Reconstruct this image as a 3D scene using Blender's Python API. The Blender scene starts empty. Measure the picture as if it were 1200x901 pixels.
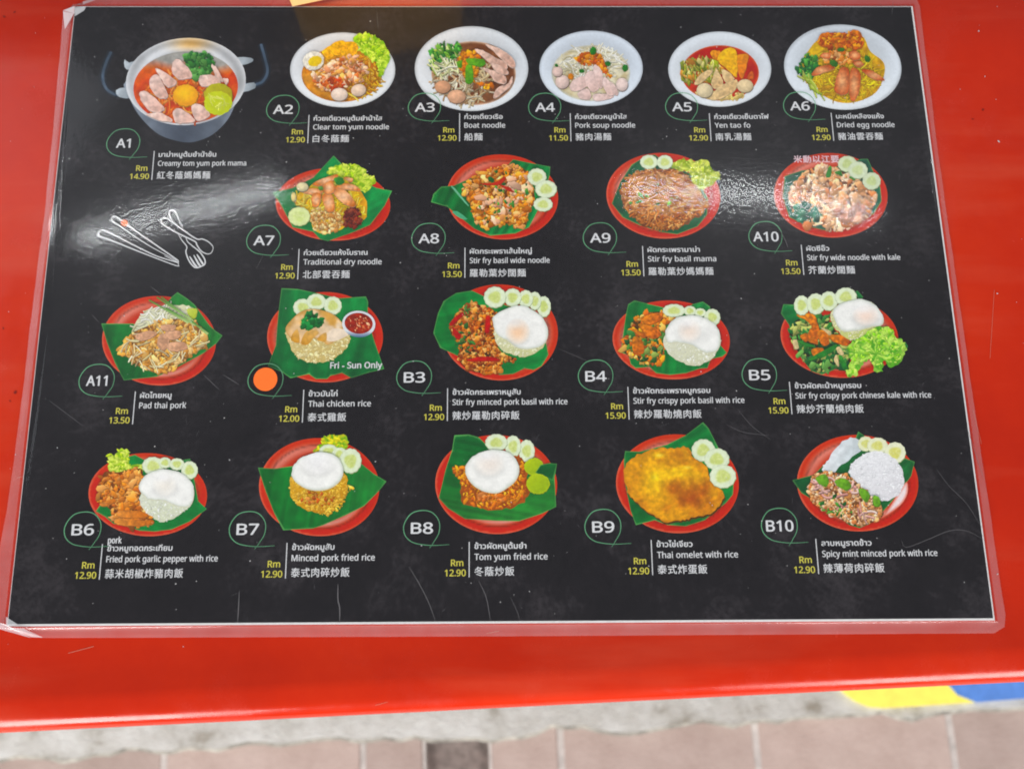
import bpy, math, random
import numpy as np
from mathutils import Matrix, Vector
from mathutils.geometry import delaunay_2d_cdt

# ------------------------------------------------------------------ camera
sc = bpy.context.scene
col = sc.collection
cd = bpy.data.cameras.new('camera')
cam = bpy.data.objects.new('camera', cd)
col.objects.link(cam)
CAM = (0.00140761, -0.11907257, 0.35418933)
ROT = ((0.9999155747, 0.0069436052, -0.0109831565),
       (-0.0090399607, 0.9788999404, -0.2041401132),
       (0.0093339429, 0.2042221659, 0.9788800664))
cam.matrix_world = Matrix.Translation(CAM) @ Matrix(ROT).to_4x4()
cd.sensor_width = 36.0
cd.lens = 36.0 * 935.0 / 1200.0
cd.clip_start = 0.01
cd.clip_end = 60.0
cd.dof.use_dof = True
cd.dof.focus_distance = 0.365
cd.dof.aperture_fstop = 8.5
sc.camera = cam
sc.cycles.filter_width = 1.9

# ------------------------------------------------------------------ light
wd = bpy.data.worlds.new('World')
sc.world = wd
wd.use_nodes = True
bg = wd.node_tree.nodes['Background']
bg.inputs[0].default_value = (0.84, 0.90, 1.0, 1)
bg.inputs[1].default_value = 0.33
sc.view_settings.view_transform = 'Standard'
sc.view_settings.look = 'None'
sc.view_settings.exposure = 0.0
sc.view_settings.gamma = 1.0
sc.view_settings.use_curve_mapping = False

def area(name, loc, target, sx, sy, watt, color):
    l = bpy.data.lights.new(name, 'AREA')
    l.shape = 'RECTANGLE'; l.size = sx; l.size_y = sy
    l.energy = watt; l.color = color
    o = bpy.data.objects.new(name, l)
    o.location = loc
    d = Vector(target) - Vector(loc)
    o.rotation_euler = d.to_track_quat('-Z', 'Y').to_euler()
    col.objects.link(o)
    return o

# daylight from the open side of the shelter behind the viewer, either side of him
area('daylight_opening', (-1.75, -2.75, 1.1), (0, 0, 0), 1.7, 1.5, 152, (1.0, 0.98, 0.95))
area('daylight_opening', (1.9, -2.7, 1.1), (0, 0, 0), 1.6, 1.5, 110, (1.0, 0.98, 0.95))
# opening beyond the left end of the table
area('daylight_opening', (-3.2, 1.6, 2.4), (0, 0, 0), 2.2, 2.6, 27, (0.88, 0.93, 1.0))
# ceiling lamps: two fluorescent tubes
def tube(x0, y0, x1, y1, z, w, watt):
    l = bpy.data.lights.new('fluorescent_tube', 'AREA')
    l.shape = 'RECTANGLE'; l.size = math.hypot(x1 - x0, y1 - y0); l.size_y = w
    l.energy = watt; l.color = (0.95, 0.98, 1.0)
    o = bpy.data.objects.new('fluorescent_tube', l)
    o.location = ((x0 + x1) / 2, (y0 + y1) / 2, z)
    o.rotation_euler = (0, 0, math.atan2(y1 - y0, x1 - x0))
    col.objects.link(o)
tube(-1.42, 0.91, -0.74, 1.13, 2.2, 0.045, 3.6)
tube(0.46, 1.10, 1.26, 1.01, 2.2, 0.045, 3.9)

# ------------------------------------------------------------------ helpers
def lin(c):
    c = np.asarray(c, float) / 255.0
    return np.where(c <= 0.04045, c / 12.92, ((c + 0.055) / 1.055) ** 2.4)

Rm = np.array(ROT); Cc = np.array(CAM)
def card(u, v, z=0.0):
    """survey: where a measured point of the photograph lies on the level plane z"""
    u = np.asarray(u, float); v = np.asarray(v, float)
    d = np.stack([(u - 600) / 935.0, -(v - 450.5) / 935.0, -np.ones_like(u)], -1) @ Rm.T
    s = (z - Cc[2]) / d[..., 2]
    return Cc[0] + s * d[..., 0], Cc[1] + s * d[..., 1]

def link(name, me, mat=None, parent=None):
    o = bpy.data.objects.new(name, me)
    col.objects.link(o)
    if mat: me.materials.append(mat)
    if parent: o.parent = parent
    return o

def empty(name, loc=(0, 0, 0)):
    o = bpy.data.objects.new(name, None)
    o.location = loc; o.empty_display_size = 0.02
    col.objects.link(o)
    return o

def tag(o, label=None, cat=None, group=None, kind=None):
    if label: o['label'] = label
    if cat: o['category'] = cat
    if group: o['group'] = group
    if kind: o['kind'] = kind
    return o

def mesh(name, verts, faces, cols=None):
    me = bpy.data.meshes.new(name)
    me.from_pydata([tuple(map(float, v)) for v in verts], [], faces)
    if cols is not None:
        a = me.color_attributes.new('ink', 'FLOAT_COLOR', 'POINT')
        c4 = np.ones((len(verts), 4), np.float32)
        c4[:, :3] = np.clip(cols, 0, 1)
        a.data.foreach_set('color', c4.ravel())
    me.update()
    return me

def catmull(pts, n=5):
    p = np.asarray(pts, float)
    out = []
    L = len(p)
    for i in range(L):
        a, b, c, d = p[i - 1], p[i], p[(i + 1) % L], p[(i + 2) % L]
        for k in range(n):
            t = k / n
            out.append(0.5 * (2 * b + (c - a) * t + (2 * a - 5 * b + 4 * c - d) * t * t + (3 * b - a - 3 * c + d) * t ** 3))
    return np.array(out)

def catmull_open(pts, n=6):
    p = np.asarray(pts, float)
    p = np.vstack([2 * p[0] - p[1], p, 2 * p[-1] - p[-2]])
    out = []
    for i in range(1, len(p) - 2):
        a, b, c, d = p[i - 1], p[i], p[i + 1], p[i + 2]
        for k in range(n):
            t = k / n
            out.append(0.5 * (2 * b + (c - a) * t + (2 * a - 5 * b + 4 * c - d) * t * t + (3 * b - a - 3 * c + d) * t ** 3))
    out.append(p[-2])
    return np.array(out)

def hash2(i, j, s):
    h = np.sin(i * 127.1 + j * 311.7 + s * 74.7) * 43758.5453
    return h - np.floor(h)
def vnoise(x, y, s=0):
    a_ = 0.6 + s * 1.3
    x, y = x * np.cos(a_) - y * np.sin(a_), x * np.sin(a_) + y * np.cos(a_)
    i, j = np.floor(x), np.floor(y)
    f, g = x - i, y - j
    f = f * f * (3 - 2 * f); g = g * g * (3 - 2 * g)
    a = hash2(i, j, s); b = hash2(i + 1, j, s); c = hash2(i, j + 1, s); d = hash2(i + 1, j + 1, s)
    return (a * (1 - f) + b * f) * (1 - g) + (c * (1 - f) + d * f) * g
def fbm(x, y, s=0):
    return (vnoise(x, y, s) + 0.5 * vnoise(2 * x + 5, 2 * y, s + 1) + 0.25 * vnoise(4 * x, 4 * y + 9, s + 2)) / 1.75

def inside(px, py, poly):
    x0, y0 = poly[:, 0], poly[:, 1]
    x1, y1 = np.roll(x0, -1), np.roll(y0, -1)
    r = np.zeros(len(px), bool)
    for a, b, c, d in zip(x0, y0, x1, y1):
        if b == d: continue
        k = ((b > py) != (d > py)) & (px < (c - a) * (py - b) / (d - b) + a)
        r ^= k
    return r
def edge_dist(px, py, poly):
    r = np.full(len(px), 1e9)
    q = np.roll(poly, -1, 0)
    for (a, b), (c, d) in zip(poly, q):
        dx, dy = c - a, d - b
        L = dx * dx + dy * dy + 1e-9
        t = np.clip(((px - a) * dx + (py - b) * dy) / L, 0, 1)
        r = np.minimum(r, np.hypot(px - a - t * dx, py - b - t * dy))
    return r

def fill_tris(poly, step):
    lo, hi = poly.min(0), poly.max(0)
    gx, gy = np.meshgrid(np.arange(lo[0] + step / 2, hi[0], step), np.arange(lo[1] + step / 2, hi[1], step * 0.87))
    gx = gx + (np.arange(gx.shape[0]) % 2)[:, None] * step * 0.5
    gx, gy = gx.ravel(), gy.ravel()
    k = inside(gx, gy, poly)
    gx, gy = gx[k], gy[k]
    if len(gx):
        k = edge_dist(gx, gy, poly) > step * 0.45
        gx, gy = gx[k], gy[k]
    pts = [Vector(p) for p in poly] + [Vector((a, b)) for a, b in zip(gx, gy)]
    n = len(poly)
    r = delaunay_2d_cdt(pts, [(i, (i + 1) % n) for i in range(n)], [list(range(n))], 1, 1e-4)
    return np.array([(v.x, v.y) for v in r[0]]), [tuple(f) for f in r[2]]

# ------------------------------------------------------------------ materials
def new_mat(name):
    m = bpy.data.materials.new(name)
    m.use_nodes = True
    nt = m.node_tree
    return m, nt, nt.nodes['Principled BSDF']
def N(nt, t, **kw):
    n = nt.nodes.new(t)
    for k, v in kw.items(): setattr(n, k, v)
    return n
def noise(nt, scale, detail=4, rough=0.6, coord='Object'):
    tc = N(nt, 'ShaderNodeTexCoord')
    n = N(nt, 'ShaderNodeTexNoise')
    n.inputs['Scale'].default_value = scale
    n.inputs['Detail'].default_value = detail
    n.inputs['Roughness'].default_value = rough
    nt.links.new(tc.outputs[coord], n.inputs['Vector'])
    return n
def ramp(nt, src, stops):
    r = N(nt, 'ShaderNodeValToRGB')
    e = r.color_ramp.elements
    while len(e) < len(stops): e.new(0.5)
    for k, (p, c) in zip(e, stops):
        k.position = p; k.color = (*c, 1) if len(c) == 3 else c
    nt.links.new(src, r.inputs[0])
    return r
def bump(nt, src, b, strength, dist):
    k = N(nt, 'ShaderNodeBump')
    k.inputs['Strength'].default_value = strength
    k.inputs['Distance'].default_value = dist
    nt.links.new(src, k.inputs['Height'])
    nt.links.new(k.outputs[0], b)
    return k

def ink_mat():
    m, nt, b = new_mat('printed_ink')
    at = N(nt, 'ShaderNodeAttribute'); at.attribute_name = 'ink'
    n = noise(nt, 2600, 2, 0.6)
    r = ramp(nt, n.outputs[0], [(0.25, (0.93, 0.93, 0.93)), (0.75, (1, 1, 1))])
    mx = N(nt, 'ShaderNodeMix', data_type='RGBA', blend_type='MULTIPLY')
    mx.inputs[0].default_value = 1.0
    nt.links.new(at.outputs['Color'], mx.inputs[6]); nt.links.new(r.outputs[0], mx.inputs[7])
    nt.links.new(mx.outputs[2], b.inputs['Base Color'])
    b.inputs['Roughness'].default_value = 0.7
    b.inputs['Specular IOR Level'].default_value = 0.05
    return m
INK = ink_mat()

def plain(name, c, rough=0.6, spec=0.1, var=0.12, scale=900):
    m, nt, b = new_mat(name)
    n = noise(nt, scale, 3)
    c = np.array(c)
    r = ramp(nt, n.outputs[0], [(0.3, tuple(c * (1 - var))), (0.7, tuple(np.minimum(c * (1 + var * 0.4), 1)))])
    nt.links.new(r.outputs[0], b.inputs['Base Color'])
    b.inputs['Roughness'].default_value = rough
    b.inputs['Specular IOR Level'].default_value = spec
    return m
WHITE_INK = plain('white_lettering_ink', (0.72, 0.72, 0.73))
YELLOW_INK = plain('yellow_price_ink', lin((214, 204, 78)))
GREEN_INK = plain('green_loop_ink', lin((100, 168, 122)), var=0.2, scale=120)
ORANGE_STICKER = plain('orange_sticker_paper', lin((255, 118, 50)), var=0.06)
GREY_INK = plain('soft_grey_ink', (0.55, 0.55, 0.56))
PAPER = plain('white_paper', (0.78, 0.77, 0.76))
FADED_INK = plain('faded_pink_white_ink', lin((240, 205, 212)), var=0.3, scale=500)

def slate_mat():
    m, nt, b = new_mat('printed_slate')
    n1 = noise(nt, 26, 6, 0.65); n2 = noise(nt, 420, 4, 0.75)
    mx = N(nt, 'ShaderNodeMath', operation='MULTIPLY_ADD')
    mx.inputs[1].default_value = 0.55
    nt.links.new(n2.outputs[0], mx.inputs[0]); nt.links.new(n1.outputs[0], mx.inputs[2])
    r = ramp(nt, mx.outputs[0], [(0.55, (0.0035, 0.0022, 0.0032)), (0.80, (0.0085, 0.0062, 0.0078)), (1.0, (0.030, 0.025, 0.028))])
    nt.links.new(r.outputs[0], b.inputs['Base Color'])
    b.inputs['Roughness'].default_value = 0.8
    b.inputs['Specular IOR Level'].default_value = 0.03
    return m
SLATE = slate_mat()

def film_mat(name, haze, rough, ripple):
    m, nt, b = new_mat(name)
    nt.nodes.remove(b)
    out = nt.nodes['Material Output']
    tr = N(nt, 'ShaderNodeBsdfTransparent')
    df = N(nt, 'ShaderNodeBsdfDiffuse'); df.inputs[0].default_value = (0.9, 0.9, 0.92, 1)
    gl = N(nt, 'ShaderNodeBsdfAnisotropic'); gl.inputs['Roughness'].default_value = rough
    gl.inputs['Color'].default_value = (1, 1, 1, 1)
    g2 = N(nt, 'ShaderNodeBsdfAnisotropic'); g2.inputs['Roughness'].default_value = 0.34
    g2.inputs['Color'].default_value = (1, 1, 1, 1)
    mg = N(nt, 'ShaderNodeMixShader'); mg.inputs[0].default_value = 0.5
    nt.links.new(gl.outputs[0], mg.inputs[1]); nt.links.new(g2.outputs[0], mg.inputs[2])
    ge = N(nt, 'ShaderNodeNewGeometry')
    dt = N(nt, 'ShaderNodeVectorMath', operation='DOT_PRODUCT')
    nt.links.new(ge.outputs['Normal'], dt.inputs[0]); nt.links.new(ge.outputs['Incoming'], dt.inputs[1])
    ab = N(nt, 'ShaderNodeMath', operation='ABSOLUTE'); nt.links.new(dt.outputs['Value'], ab.inputs[0])
    om_ = N(nt, 'ShaderNodeMath', operation='SUBTRACT'); om_.inputs[0].default_value = 1.0; nt.links.new(ab.outputs[0], om_.inputs[1])
    pw = N(nt, 'ShaderNodeMath', operation='POWER'); pw.inputs[1].default_value = 5.0; nt.links.new(om_.outputs[0], pw.inputs[0])
    fr = N(nt, 'ShaderNodeMath', operation='MULTIPLY_ADD'); fr.inputs[1].default_value = 0.955; fr.inputs[2].default_value = 0.042
    nt.links.new(pw.outputs[0], fr.inputs[0])
    m1 = N(nt, 'ShaderNodeMixShader'); m2 = N(nt, 'ShaderNodeMixShader')
    hz = noise(nt, 60, 4, 0.6)
    hr = ramp(nt, hz.outputs[0], [(0.3, (haze * 0.75,) * 3), (0.75, (haze * 1.3,) * 3)])
    nt.links.new(hr.outputs[0], m1.inputs[0])
    nt.links.new(tr.outputs[0], m1.inputs[1]); nt.links.new(df.outputs[0], m1.inputs[2])
    nt.links.new(fr.outputs[0], m2.inputs[0])
    nt.links.new(m1.outputs[0], m2.inputs[1]); nt.links.new(mg.outputs[0], m2.inputs[2])
    # orange-peel relief of the laminate: fine pebbles on soft waves
    n1 = noise(nt, 560, 1.5, 0.5)
    n2 = noise(nt, 28, 2, 0.5)
    b1 = N(nt, 'ShaderNodeBump'); b1.inputs['Strength'].default_value = 1.0; b1.inputs['Distance'].default_value = ripple
    nt.links.new(n1.outputs[0], b1.inputs['Height'])
    b2 = N(nt, 'ShaderNodeBump'); b2.inputs['Strength'].default_value = 1.0; b2.inputs['Distance'].default_value = ripple * 2.2
    nt.links.new(n2.outputs[0], b2.inputs['Height'])
    nt.links.new(b2.outputs[0], b1.inputs['Normal'])
    nt.links.new(b1.outputs[0], gl.inputs['Normal'])
    nt.links.new(m2.outputs[0], out.inputs['Surface'])
    return m
FILM = film_mat('clear_laminate', 0.003, 0.075, 0.000023)
BORDER = film_mat('sealed_laminate_sheen', 0.085, 0.14, 0.00006)  # diffuse white mixed in to stand for reflections off the doubled film surfaces
CREASE = film_mat('creased_laminate', 0.45, 0.25, 0.00005)

def table_mat():
    m, nt, b = new_mat('red_fibreglass')
    n = noise(nt, 6, 7, 0.68)
    r = ramp(nt, n.outputs[0], [(0.28, lin((176, 30, 3))), (0.5, lin((190, 37, 4))), (0.72, lin((201, 47, 9)))])
    tc2 = N(nt, 'ShaderNodeTexCoord'); mp2 = N(nt, 'ShaderNodeMapping')
    mp2.inputs['Rotation'].default_value = (0, 0, 0.5); mp2.inputs['Scale'].default_value = (9, 60, 20)
    wn = N(nt, 'ShaderNodeTexNoise'); wn.inputs['Scale'].default_value = 1.0; wn.inputs['Detail'].default_value = 5
    nt.links.new(tc2.outputs['Object'], mp2.inputs[0]); nt.links.new(mp2.outputs[0], wn.inputs['Vector'])
    wr = ramp(nt, wn.outputs[0], [(0.50, (0, 0, 0)), (0.80, (0.22, 0.22, 0.22))])
    wm = N(nt, 'ShaderNodeMix', data_type='RGBA')
    nt.links.new(wr.outputs[0], wm.inputs[0]); nt.links.new(r.outputs[0], wm.inputs[6]); wm.inputs[7].default_value = (0.66, 0.12, 0.06, 1)
    nt.links.new(wm.outputs[2], b.inputs['Base Color'])
    n2 = noise(nt, 30, 6, 0.7)
    r2 = ramp(nt, n2.outputs[0], [(0.30, (0.11,) * 3), (0.5, (0.2,) * 3), (0.72, (0.40,) * 3)])
    nt.links.new(r2.outputs[0], b.inputs['Roughness'])
    n3 = noise(nt, 45, 3, 0.5)
    bump(nt, n3.outputs[0], b.inputs['Normal'], 0.5, 0.0003)
    b.inputs['Specular IOR Level'].default_value = 0.32
    return m
RED = table_mat()

def concrete_mat():
    m, nt, b = new_mat('weathered_concrete')
    n = noise(nt, 22, 6, 0.62)
    r = ramp(nt, n.outputs[0], [(0.32, (0.26, 0.235, 0.19)), (0.44, (0.45, 0.437, 0.40)), (0.64, (0.56, 0.555, 0.525))])
    nt.links.new(r.outputs[0], b.inputs['Base Color'])
    b.inputs['Roughness'].default_value = 0.92
    n2 = noise(nt, 90, 6, 0.7)
    bump(nt, n2.outputs[0], b.inputs['Normal'], 0.7, 0.003)
    return m
CONCRETE = concrete_mat()

def tile_mat():
    m, nt, b = new_mat('pink_paving_tile')
    oi = N(nt, 'ShaderNodeObjectInfo')
    n = noise(nt, 14, 7, 0.7)
    r = ramp(nt, n.outputs[0], [(0.3, (0.36, 0.265, 0.23)), (0.7, (0.47, 0.365, 0.325))])
    hs = N(nt, 'ShaderNodeHueSaturation')
    mr = N(nt, 'ShaderNodeMapRange'); mr.inputs[3].default_value = 0.88; mr.inputs[4].default_value = 1.08
    nt.links.new(oi.outputs['Random'], mr.inputs[0]); nt.links.new(mr.outputs[0], hs.inputs['Value'])
    nt.links.new(r.outputs[0], hs.inputs['Color'])
    nt.links.new(hs.outputs[0], b.inputs['Base Color'])
    b.inputs['Roughness'].default_value = 0.75
    n2 = noise(nt, 180, 5, 0.7)
    bump(nt, n2.outputs[0], b.inputs['Normal'], 0.5, 0.002)
    return m
TILE = tile_mat()
GRIME = plain('grimy_concrete_edge', (0.34, 0.32, 0.28), 0.95, 0.1, 0.6, 45)
GROUT = plain('pale_grout', (0.54, 0.49, 0.46), 0.95, 0.1, 0.25, 60)
GROUND = plain('grey_ground', (0.30, 0.28, 0.26), 0.95, 0.1, 0.3, 8)
DRAIN = plain('damp_brown_stone', (0.24, 0.19, 0.17), 0.7, 0.3, 0.5, 50)
YELLOW_PLASTIC = plain('yellow_plastic', lin((252, 236, 100)), 0.4, 0.4, 0.12, 60)
BLUE_PLASTIC = plain('blue_plastic', lin((88, 136, 212)), 0.4, 0.4, 0.18, 60)
def wood_mat():
    m, nt, b = new_mat('pale_wood')
    tc = N(nt, 'ShaderNodeTexCoord'); mp = N(nt, 'ShaderNodeMapping')
    mp.inputs['Scale'].default_value = (18, 18, 220)
    n = N(nt, 'ShaderNodeTexNoise'); n.inputs['Scale'].default_value = 1; n.inputs['Detail'].default_value = 4
    nt.links.new(tc.outputs['Object'], mp.inputs[0]); nt.links.new(mp.outputs[0], n.inputs['Vector'])
    r = ramp(nt, n.outputs[0], [(0.3, lin((196, 152, 92))), (0.7, lin((220, 182, 122)))])
    nt.links.new(r.outputs[0], b.inputs['Base Color'])
    b.inputs['Roughness'].default_value = 0.55
    return m
WOOD = wood_mat()
SCUFF = plain('pale_scuff', (0.62, 0.22, 0.15), 0.8, 0.1)
SPECK = plain('white_dust', (0.55, 0.54, 0.54), 0.9, 0.05)
SCRATCH = plain('grey_scratch', (0.12, 0.115, 0.12), 0.7, 0.2)
DARK_SPECK = plain('dark_stain', (0.22, 0.012, 0.006), 0.6, 0.2)

# ------------------------------------------------------------------ the paving
ANG = math.radians(2.08)
ca, sa = math.cos(ANG), math.sin(ANG)
EY = -0.18435                       # front edge of the table, on its own axis at x = 0
def tw(x, y):                       # table axes to world
    return x * ca - y * sa, x * sa + y * ca
Z_SLAB, Z_TILE = -0.722, -0.745
rng = random.Random(4)

def box_mesh(name, x0, x1, y0, y1, z0, z1, bev=0.0):
    if bev <= 0:
        v = [(x, y, z) for z in (z0, z1) for x, y in ((x0, y0), (x1, y0), (x1, y1), (x0, y1))]
        f = [(3, 2, 1, 0), (4, 5, 6, 7)] + [(i, (i + 1) % 4, 4 + (i + 1) % 4, 4 + i) for i in range(4)]
        return mesh(name, v, f)
    v = []
    for z, b in ((z0, 0), (z1 - bev, 0), (z1, bev)):
        v += [(x0 + b, y0 + b, z), (x1 - b, y0 + b, z), (x1 - b, y1 - b, z), (x0 + b, y1 - b, z)]
    f = [(3, 2, 1, 0), (8, 9, 10, 11)]
    for r in (0, 4):
        f += [(r + i, r + (i + 1) % 4, r + 4 + (i + 1) % 4, r + 4 + i) for i in range(4)]
    return mesh(name, v, f)

g = link('ground', mesh('ground', [(-20, -20, -0.80), (20, -20, -0.80), (20, 20, -0.80), (-20, 20, -0.80)], [(0, 1, 2, 3)]), GROUND)
tag(g, kind='structure')

EDGE = -0.3535                      # rough front edge of the concrete, on the table's axis
HOLE = (-0.115, -0.034)
pv, pf = [], []
for x0, x1, y0, y1 in ((-2.1, HOLE[0], EDGE - 0.11, EDGE + 0.05), (HOLE[1], 2.1, EDGE - 0.11, EDGE + 0.05), (-2.1, 2.1, -2.2, EDGE - 0.11)):
    q = len(pv)
    pv += [(x, y, z) for z in (-0.80, Z_TILE - 0.0016) for x, y in ((x0, y0), (x1, y0), (x1, y1), (x0, y1))]
    pf += [tuple(q + i for i in t) for t in [(3, 2, 1, 0), (4, 5, 6, 7)] + [(i, (i + 1) % 4, 4 + (i + 1) % 4, 4 + i) for i in range(4)]]
pave = link('pavement', mesh('pavement', pv, pf), GROUT)
pave.rotation_euler.z = ANG
tag(pave, kind='structure')
TS = 0.2535
JX = 0.0585
k0 = -8
tile_me = None
for r in range(7):
    for k in range(k0, 8):
        x0 = JX + k * TS + 0.004; x1 = JX + (k + 1) * TS - 0.004
        y1 = EDGE + 0.012 - r * TS; y0 = y1 - TS + 0.008
        segs = [(x0, x1)]
        if r == 0 and x0 < HOLE[0] < x1:
            segs = [(x0, HOLE[0] - 0.004), (HOLE[1] + 0.004, x1)]
        for a, b in segs:
            if len(segs) == 1:
                if tile_me is None: tile_me = box_mesh('paving_tile', 0, x1 - x0, 0, y1 - y0, -0.03, 0, 0.0018); tile_me.materials.append(TILE)
                o = bpy.data.objects.new('paving_tile', tile_me); col.objects.link(o)
            else:
                o = link('paving_tile', box_mesh('paving_tile', 0, b - a, 0, y1 - y0, -0.03, 0, 0.0018), TILE)
            o.parent = pave
            o.location = (a, y0, Z_TILE + rng.uniform(-0.0012, 0.0012))
# the sunken drain pit between two cut tiles
pit = link('drain_pit_tile', box_mesh('drain_pit_tile', HOLE[0], HOLE[1], EDGE - 0.11, EDGE + 0.05, -0.795, Z_TILE - 0.016), DRAIN, pave)

# concrete slab under the table with a broken front edge
n = 220
xs = np.linspace(-2.1, 2.1, n)
top, bot = [], []
for i, x in enumerate(xs):
    w = (vnoise(np.array(x * 22.0), np.array(0.3), 3) - 0.5) * 0.013 + (vnoise(np.array(x * 75.0), np.array(2.3), 5) - 0.5) * 0.007
    if HOLE[0] < x < HOLE[1]: w = -0.002
    top.append(EDGE + float(w) + 0.004)
    bot.append(EDGE + float(w) * 0.6 + 0.001 + (0.035 if HOLE[0] < x < HOLE[1] else 0))
v = []
for x, t, b in zip(xs, top, bot):
    v += [(x, 2.4, Z_SLAB), (x, t + 0.005, Z_SLAB), (x, t, Z_SLAB - 0.004), (x, b, -0.775), (x, 2.4, -0.775)]
f = []
for i in range(n - 1):
    for j in range(5):
        a, b = i * 5 + j, i * 5 + (j + 1) % 5
        f.append((a, b, b + 5, a + 5))
f += [(4, 3, 2, 1, 0), tuple((n - 1) * 5 + j for j in range(5))]
slab = link('concrete_slab', mesh('concrete_slab', v, f), CONCRETE)
slab.data.materials.append(GRIME)
for i, p in enumerate(slab.data.polygons):
    if i < (n - 1) * 5 and i % 5 in (1, 2): p.material_index = 1
slab.rotation_euler.z = ANG
tag(slab, kind='structure')

# yellow and blue plastic mat lying on the slab
mat = empty('plastic_mat')
def slab_poly(name, pts, z0, z1, m, parent, n=4, smooth=True):
    p = catmull(pts, n) if smooth else np.array(pts, float)
    L = len(p)
    if 0.5 * np.sum(p[:, 0] * np.roll(p[:, 1], -1) - p[:, 1] * np.roll(p[:, 0], -1)) < 0: p = p[::-1]
    v = [(a, b, z0) for a, b in p] + [(a, b, z1) for a, b in p]
    f = [tuple(range(L - 1, -1, -1)), tuple(range(L, 2 * L))] + [(i, (i + 1) % L, L + (i + 1) % L, L + i) for i in range(L)]
    return link(name, mesh(name, v, f), m, parent)
def fl(pts, z):
    return [tuple(map(float, card(a, b, z))) for a, b in pts]
zz = Z_SLAB + 0.006
yp = fl([(975, 795), (991, 813), (1003, 822), (1018, 828), (1036, 829.5), (1090, 826), (1143, 822.5)], zz)
bp = fl([(1143, 822.5), (1122, 814), (1112, 803), (1104, 790)], zz)
bx = fl([(1143, 822.5), (1200, 818), (1300, 811), (1330, 770), (1250, 720), (1090, 740), (1104, 790), (1112, 803), (1122, 814)], zz)
slab_poly('yellow_panel', yp + bp[1:] + fl([(1090, 740), (960, 760)], zz), Z_SLAB - 0.0005, zz, YELLOW_PLASTIC, mat, smooth=False)
slab_poly('blue_panel', bx, Z_SLAB - 0.0005, zz + 0.0006, BLUE_PLASTIC, mat, smooth=False)
tag(mat, 'plastic mat with yellow and blue panels lying on the concrete below the table', 'mat')

# ------------------------------------------------------------------ the table
table = empty('table', (0, 0, Z_SLAB))
def tz(z): return z - Z_SLAB
R_ = 0.0085
prof = [(0.55, 0.0)]
for y in (0.3, 0.1, 0.05, 0.035): prof.append((y, 0.0))
prof += [(0.022, 0.0004), (0.016, 0.0012), (0.012, 0.0012)]
for k in range(9):
    a = math.pi / 2 * k / 8
    prof.append((R_ - R_ * math.sin(a), 0.0006 - R_ + R_ * math.cos(a)))
prof += [(0.0004, -0.022), (0.006, -0.026), (0.03, -0.026), (0.55, -0.026)]
L2 = len(prof)
xs = np.linspace(-0.62, 0.62, 90)
v, f = [], []
for x in xs:
    wob = (vnoise(np.array(x * 9.0), np.array(1.0), 8) - 0.5) * 0.0007
    for y, z in prof:
        k = 1 if -0.02 < z < 0.002 and y < 0.03 else 0
        v.append((*tw(x, EY + y), tz(z + k * float(wob) * (1 - y / 0.03))))
for i in range(len(xs) - 1):
    for j in range(L2):
        a, b = i * L2 + j, i * L2 + (j + 1) % L2
        f.append((a, b, b + L2, a + L2))
f += [tuple(range(L2 - 1, -1, -1)), tuple((len(xs) - 1) * L2 + j for j in range(L2))]
tm = mesh('table_top', v, f)
for p in tm.polygons: p.use_smooth = len(p.vertices) == 4
ttop = link('table_top', tm, RED, table)
for sx in (-1, 1):
    for y in (EY + 0.07, EY + 0.48):
        v, f = [], []
        M_ = 12
        for z, r in ((0, 0.026), (0.01, 0.024), (tz(-0.03), 0.019), (tz(-0.026) + 0.002, 0.019)):
            for k in range(M_):
                a = 2 * math.pi * k / M_
                x_, y_ = tw(sx * 0.55, y)
                v.append((x_ + r * math.cos(a), y_ + r * math.sin(a), z))
        for j in range(3):
            f += [(j * M_ + k, j * M_ + (k + 1) % M_, (j + 1) * M_ + (k + 1) % M_, (j + 1) * M_ + k) for k in range(M_)]
        f += [tuple(range(M_ - 1, -1, -1)), tuple(range(3 * M_, 4 * M_))]
        link('leg', mesh('leg', v, f), RED, table)
tag(table, 'glossy red fibreglass table with rounded front edge under the menu', 'table')

def strips(name, lines, m, parent, zf, wob=0.15):
    """thin tapered marks; every line is (list of (x, y), width)"""
    v, f = [], []
    for q, (pts, w) in enumerate(lines):
        p = np.array(pts, float)
        t = np.gradient(p, axis=0)
        t /= np.linalg.norm(t, axis=1)[:, None] + 1e-12
        nn = np.stack([-t[:, 1], t[:, 0]], 1)
        s = np.sin(np.linspace(0.15, math.pi - 0.15, len(p))) ** 0.5
        b = len(v)
        for i in range(len(p)):
            for sg in (-1, 1):
                a = p[i] + sg * nn[i] * w * s[i] / 2
                v.append((a[0], a[1], zf + q * 2e-7))
        f += [(b + 2 * i, b + 2 * i + 2, b + 2 * i + 3, b + 2 * i + 1) for i in range(len(p) - 1)]
    o = link(name, mesh(name, v, f), m, parent)
    return o
def specks(name, pos, m, parent, zf, seed):
    r = random.Random(seed); v, f = [], []
    for q, (x, y, s) in enumerate(pos):
        k = r.randint(5, 7); b = len(v); st = r.uniform(0.5, 1.0); a0 = r.uniform(0, 6.3)
        for i in range(k):
            a = 2 * math.pi * i / k
            rr = s * r.uniform(0.6, 1.2)
            dx, dy = rr * math.cos(a), rr * st * math.sin(a)
            v.append((x + dx * math.cos(a0) - dy * math.sin(a0), y + dx * math.sin(a0) + dy * math.cos(a0), zf))
        f.append(tuple(range(b, b + k)))
    return link(name, mesh(name, v, f), m, parent)
def cpts(pp, z=0): return [tuple(map(float, card(a, b, z))) for a, b in pp]
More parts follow.
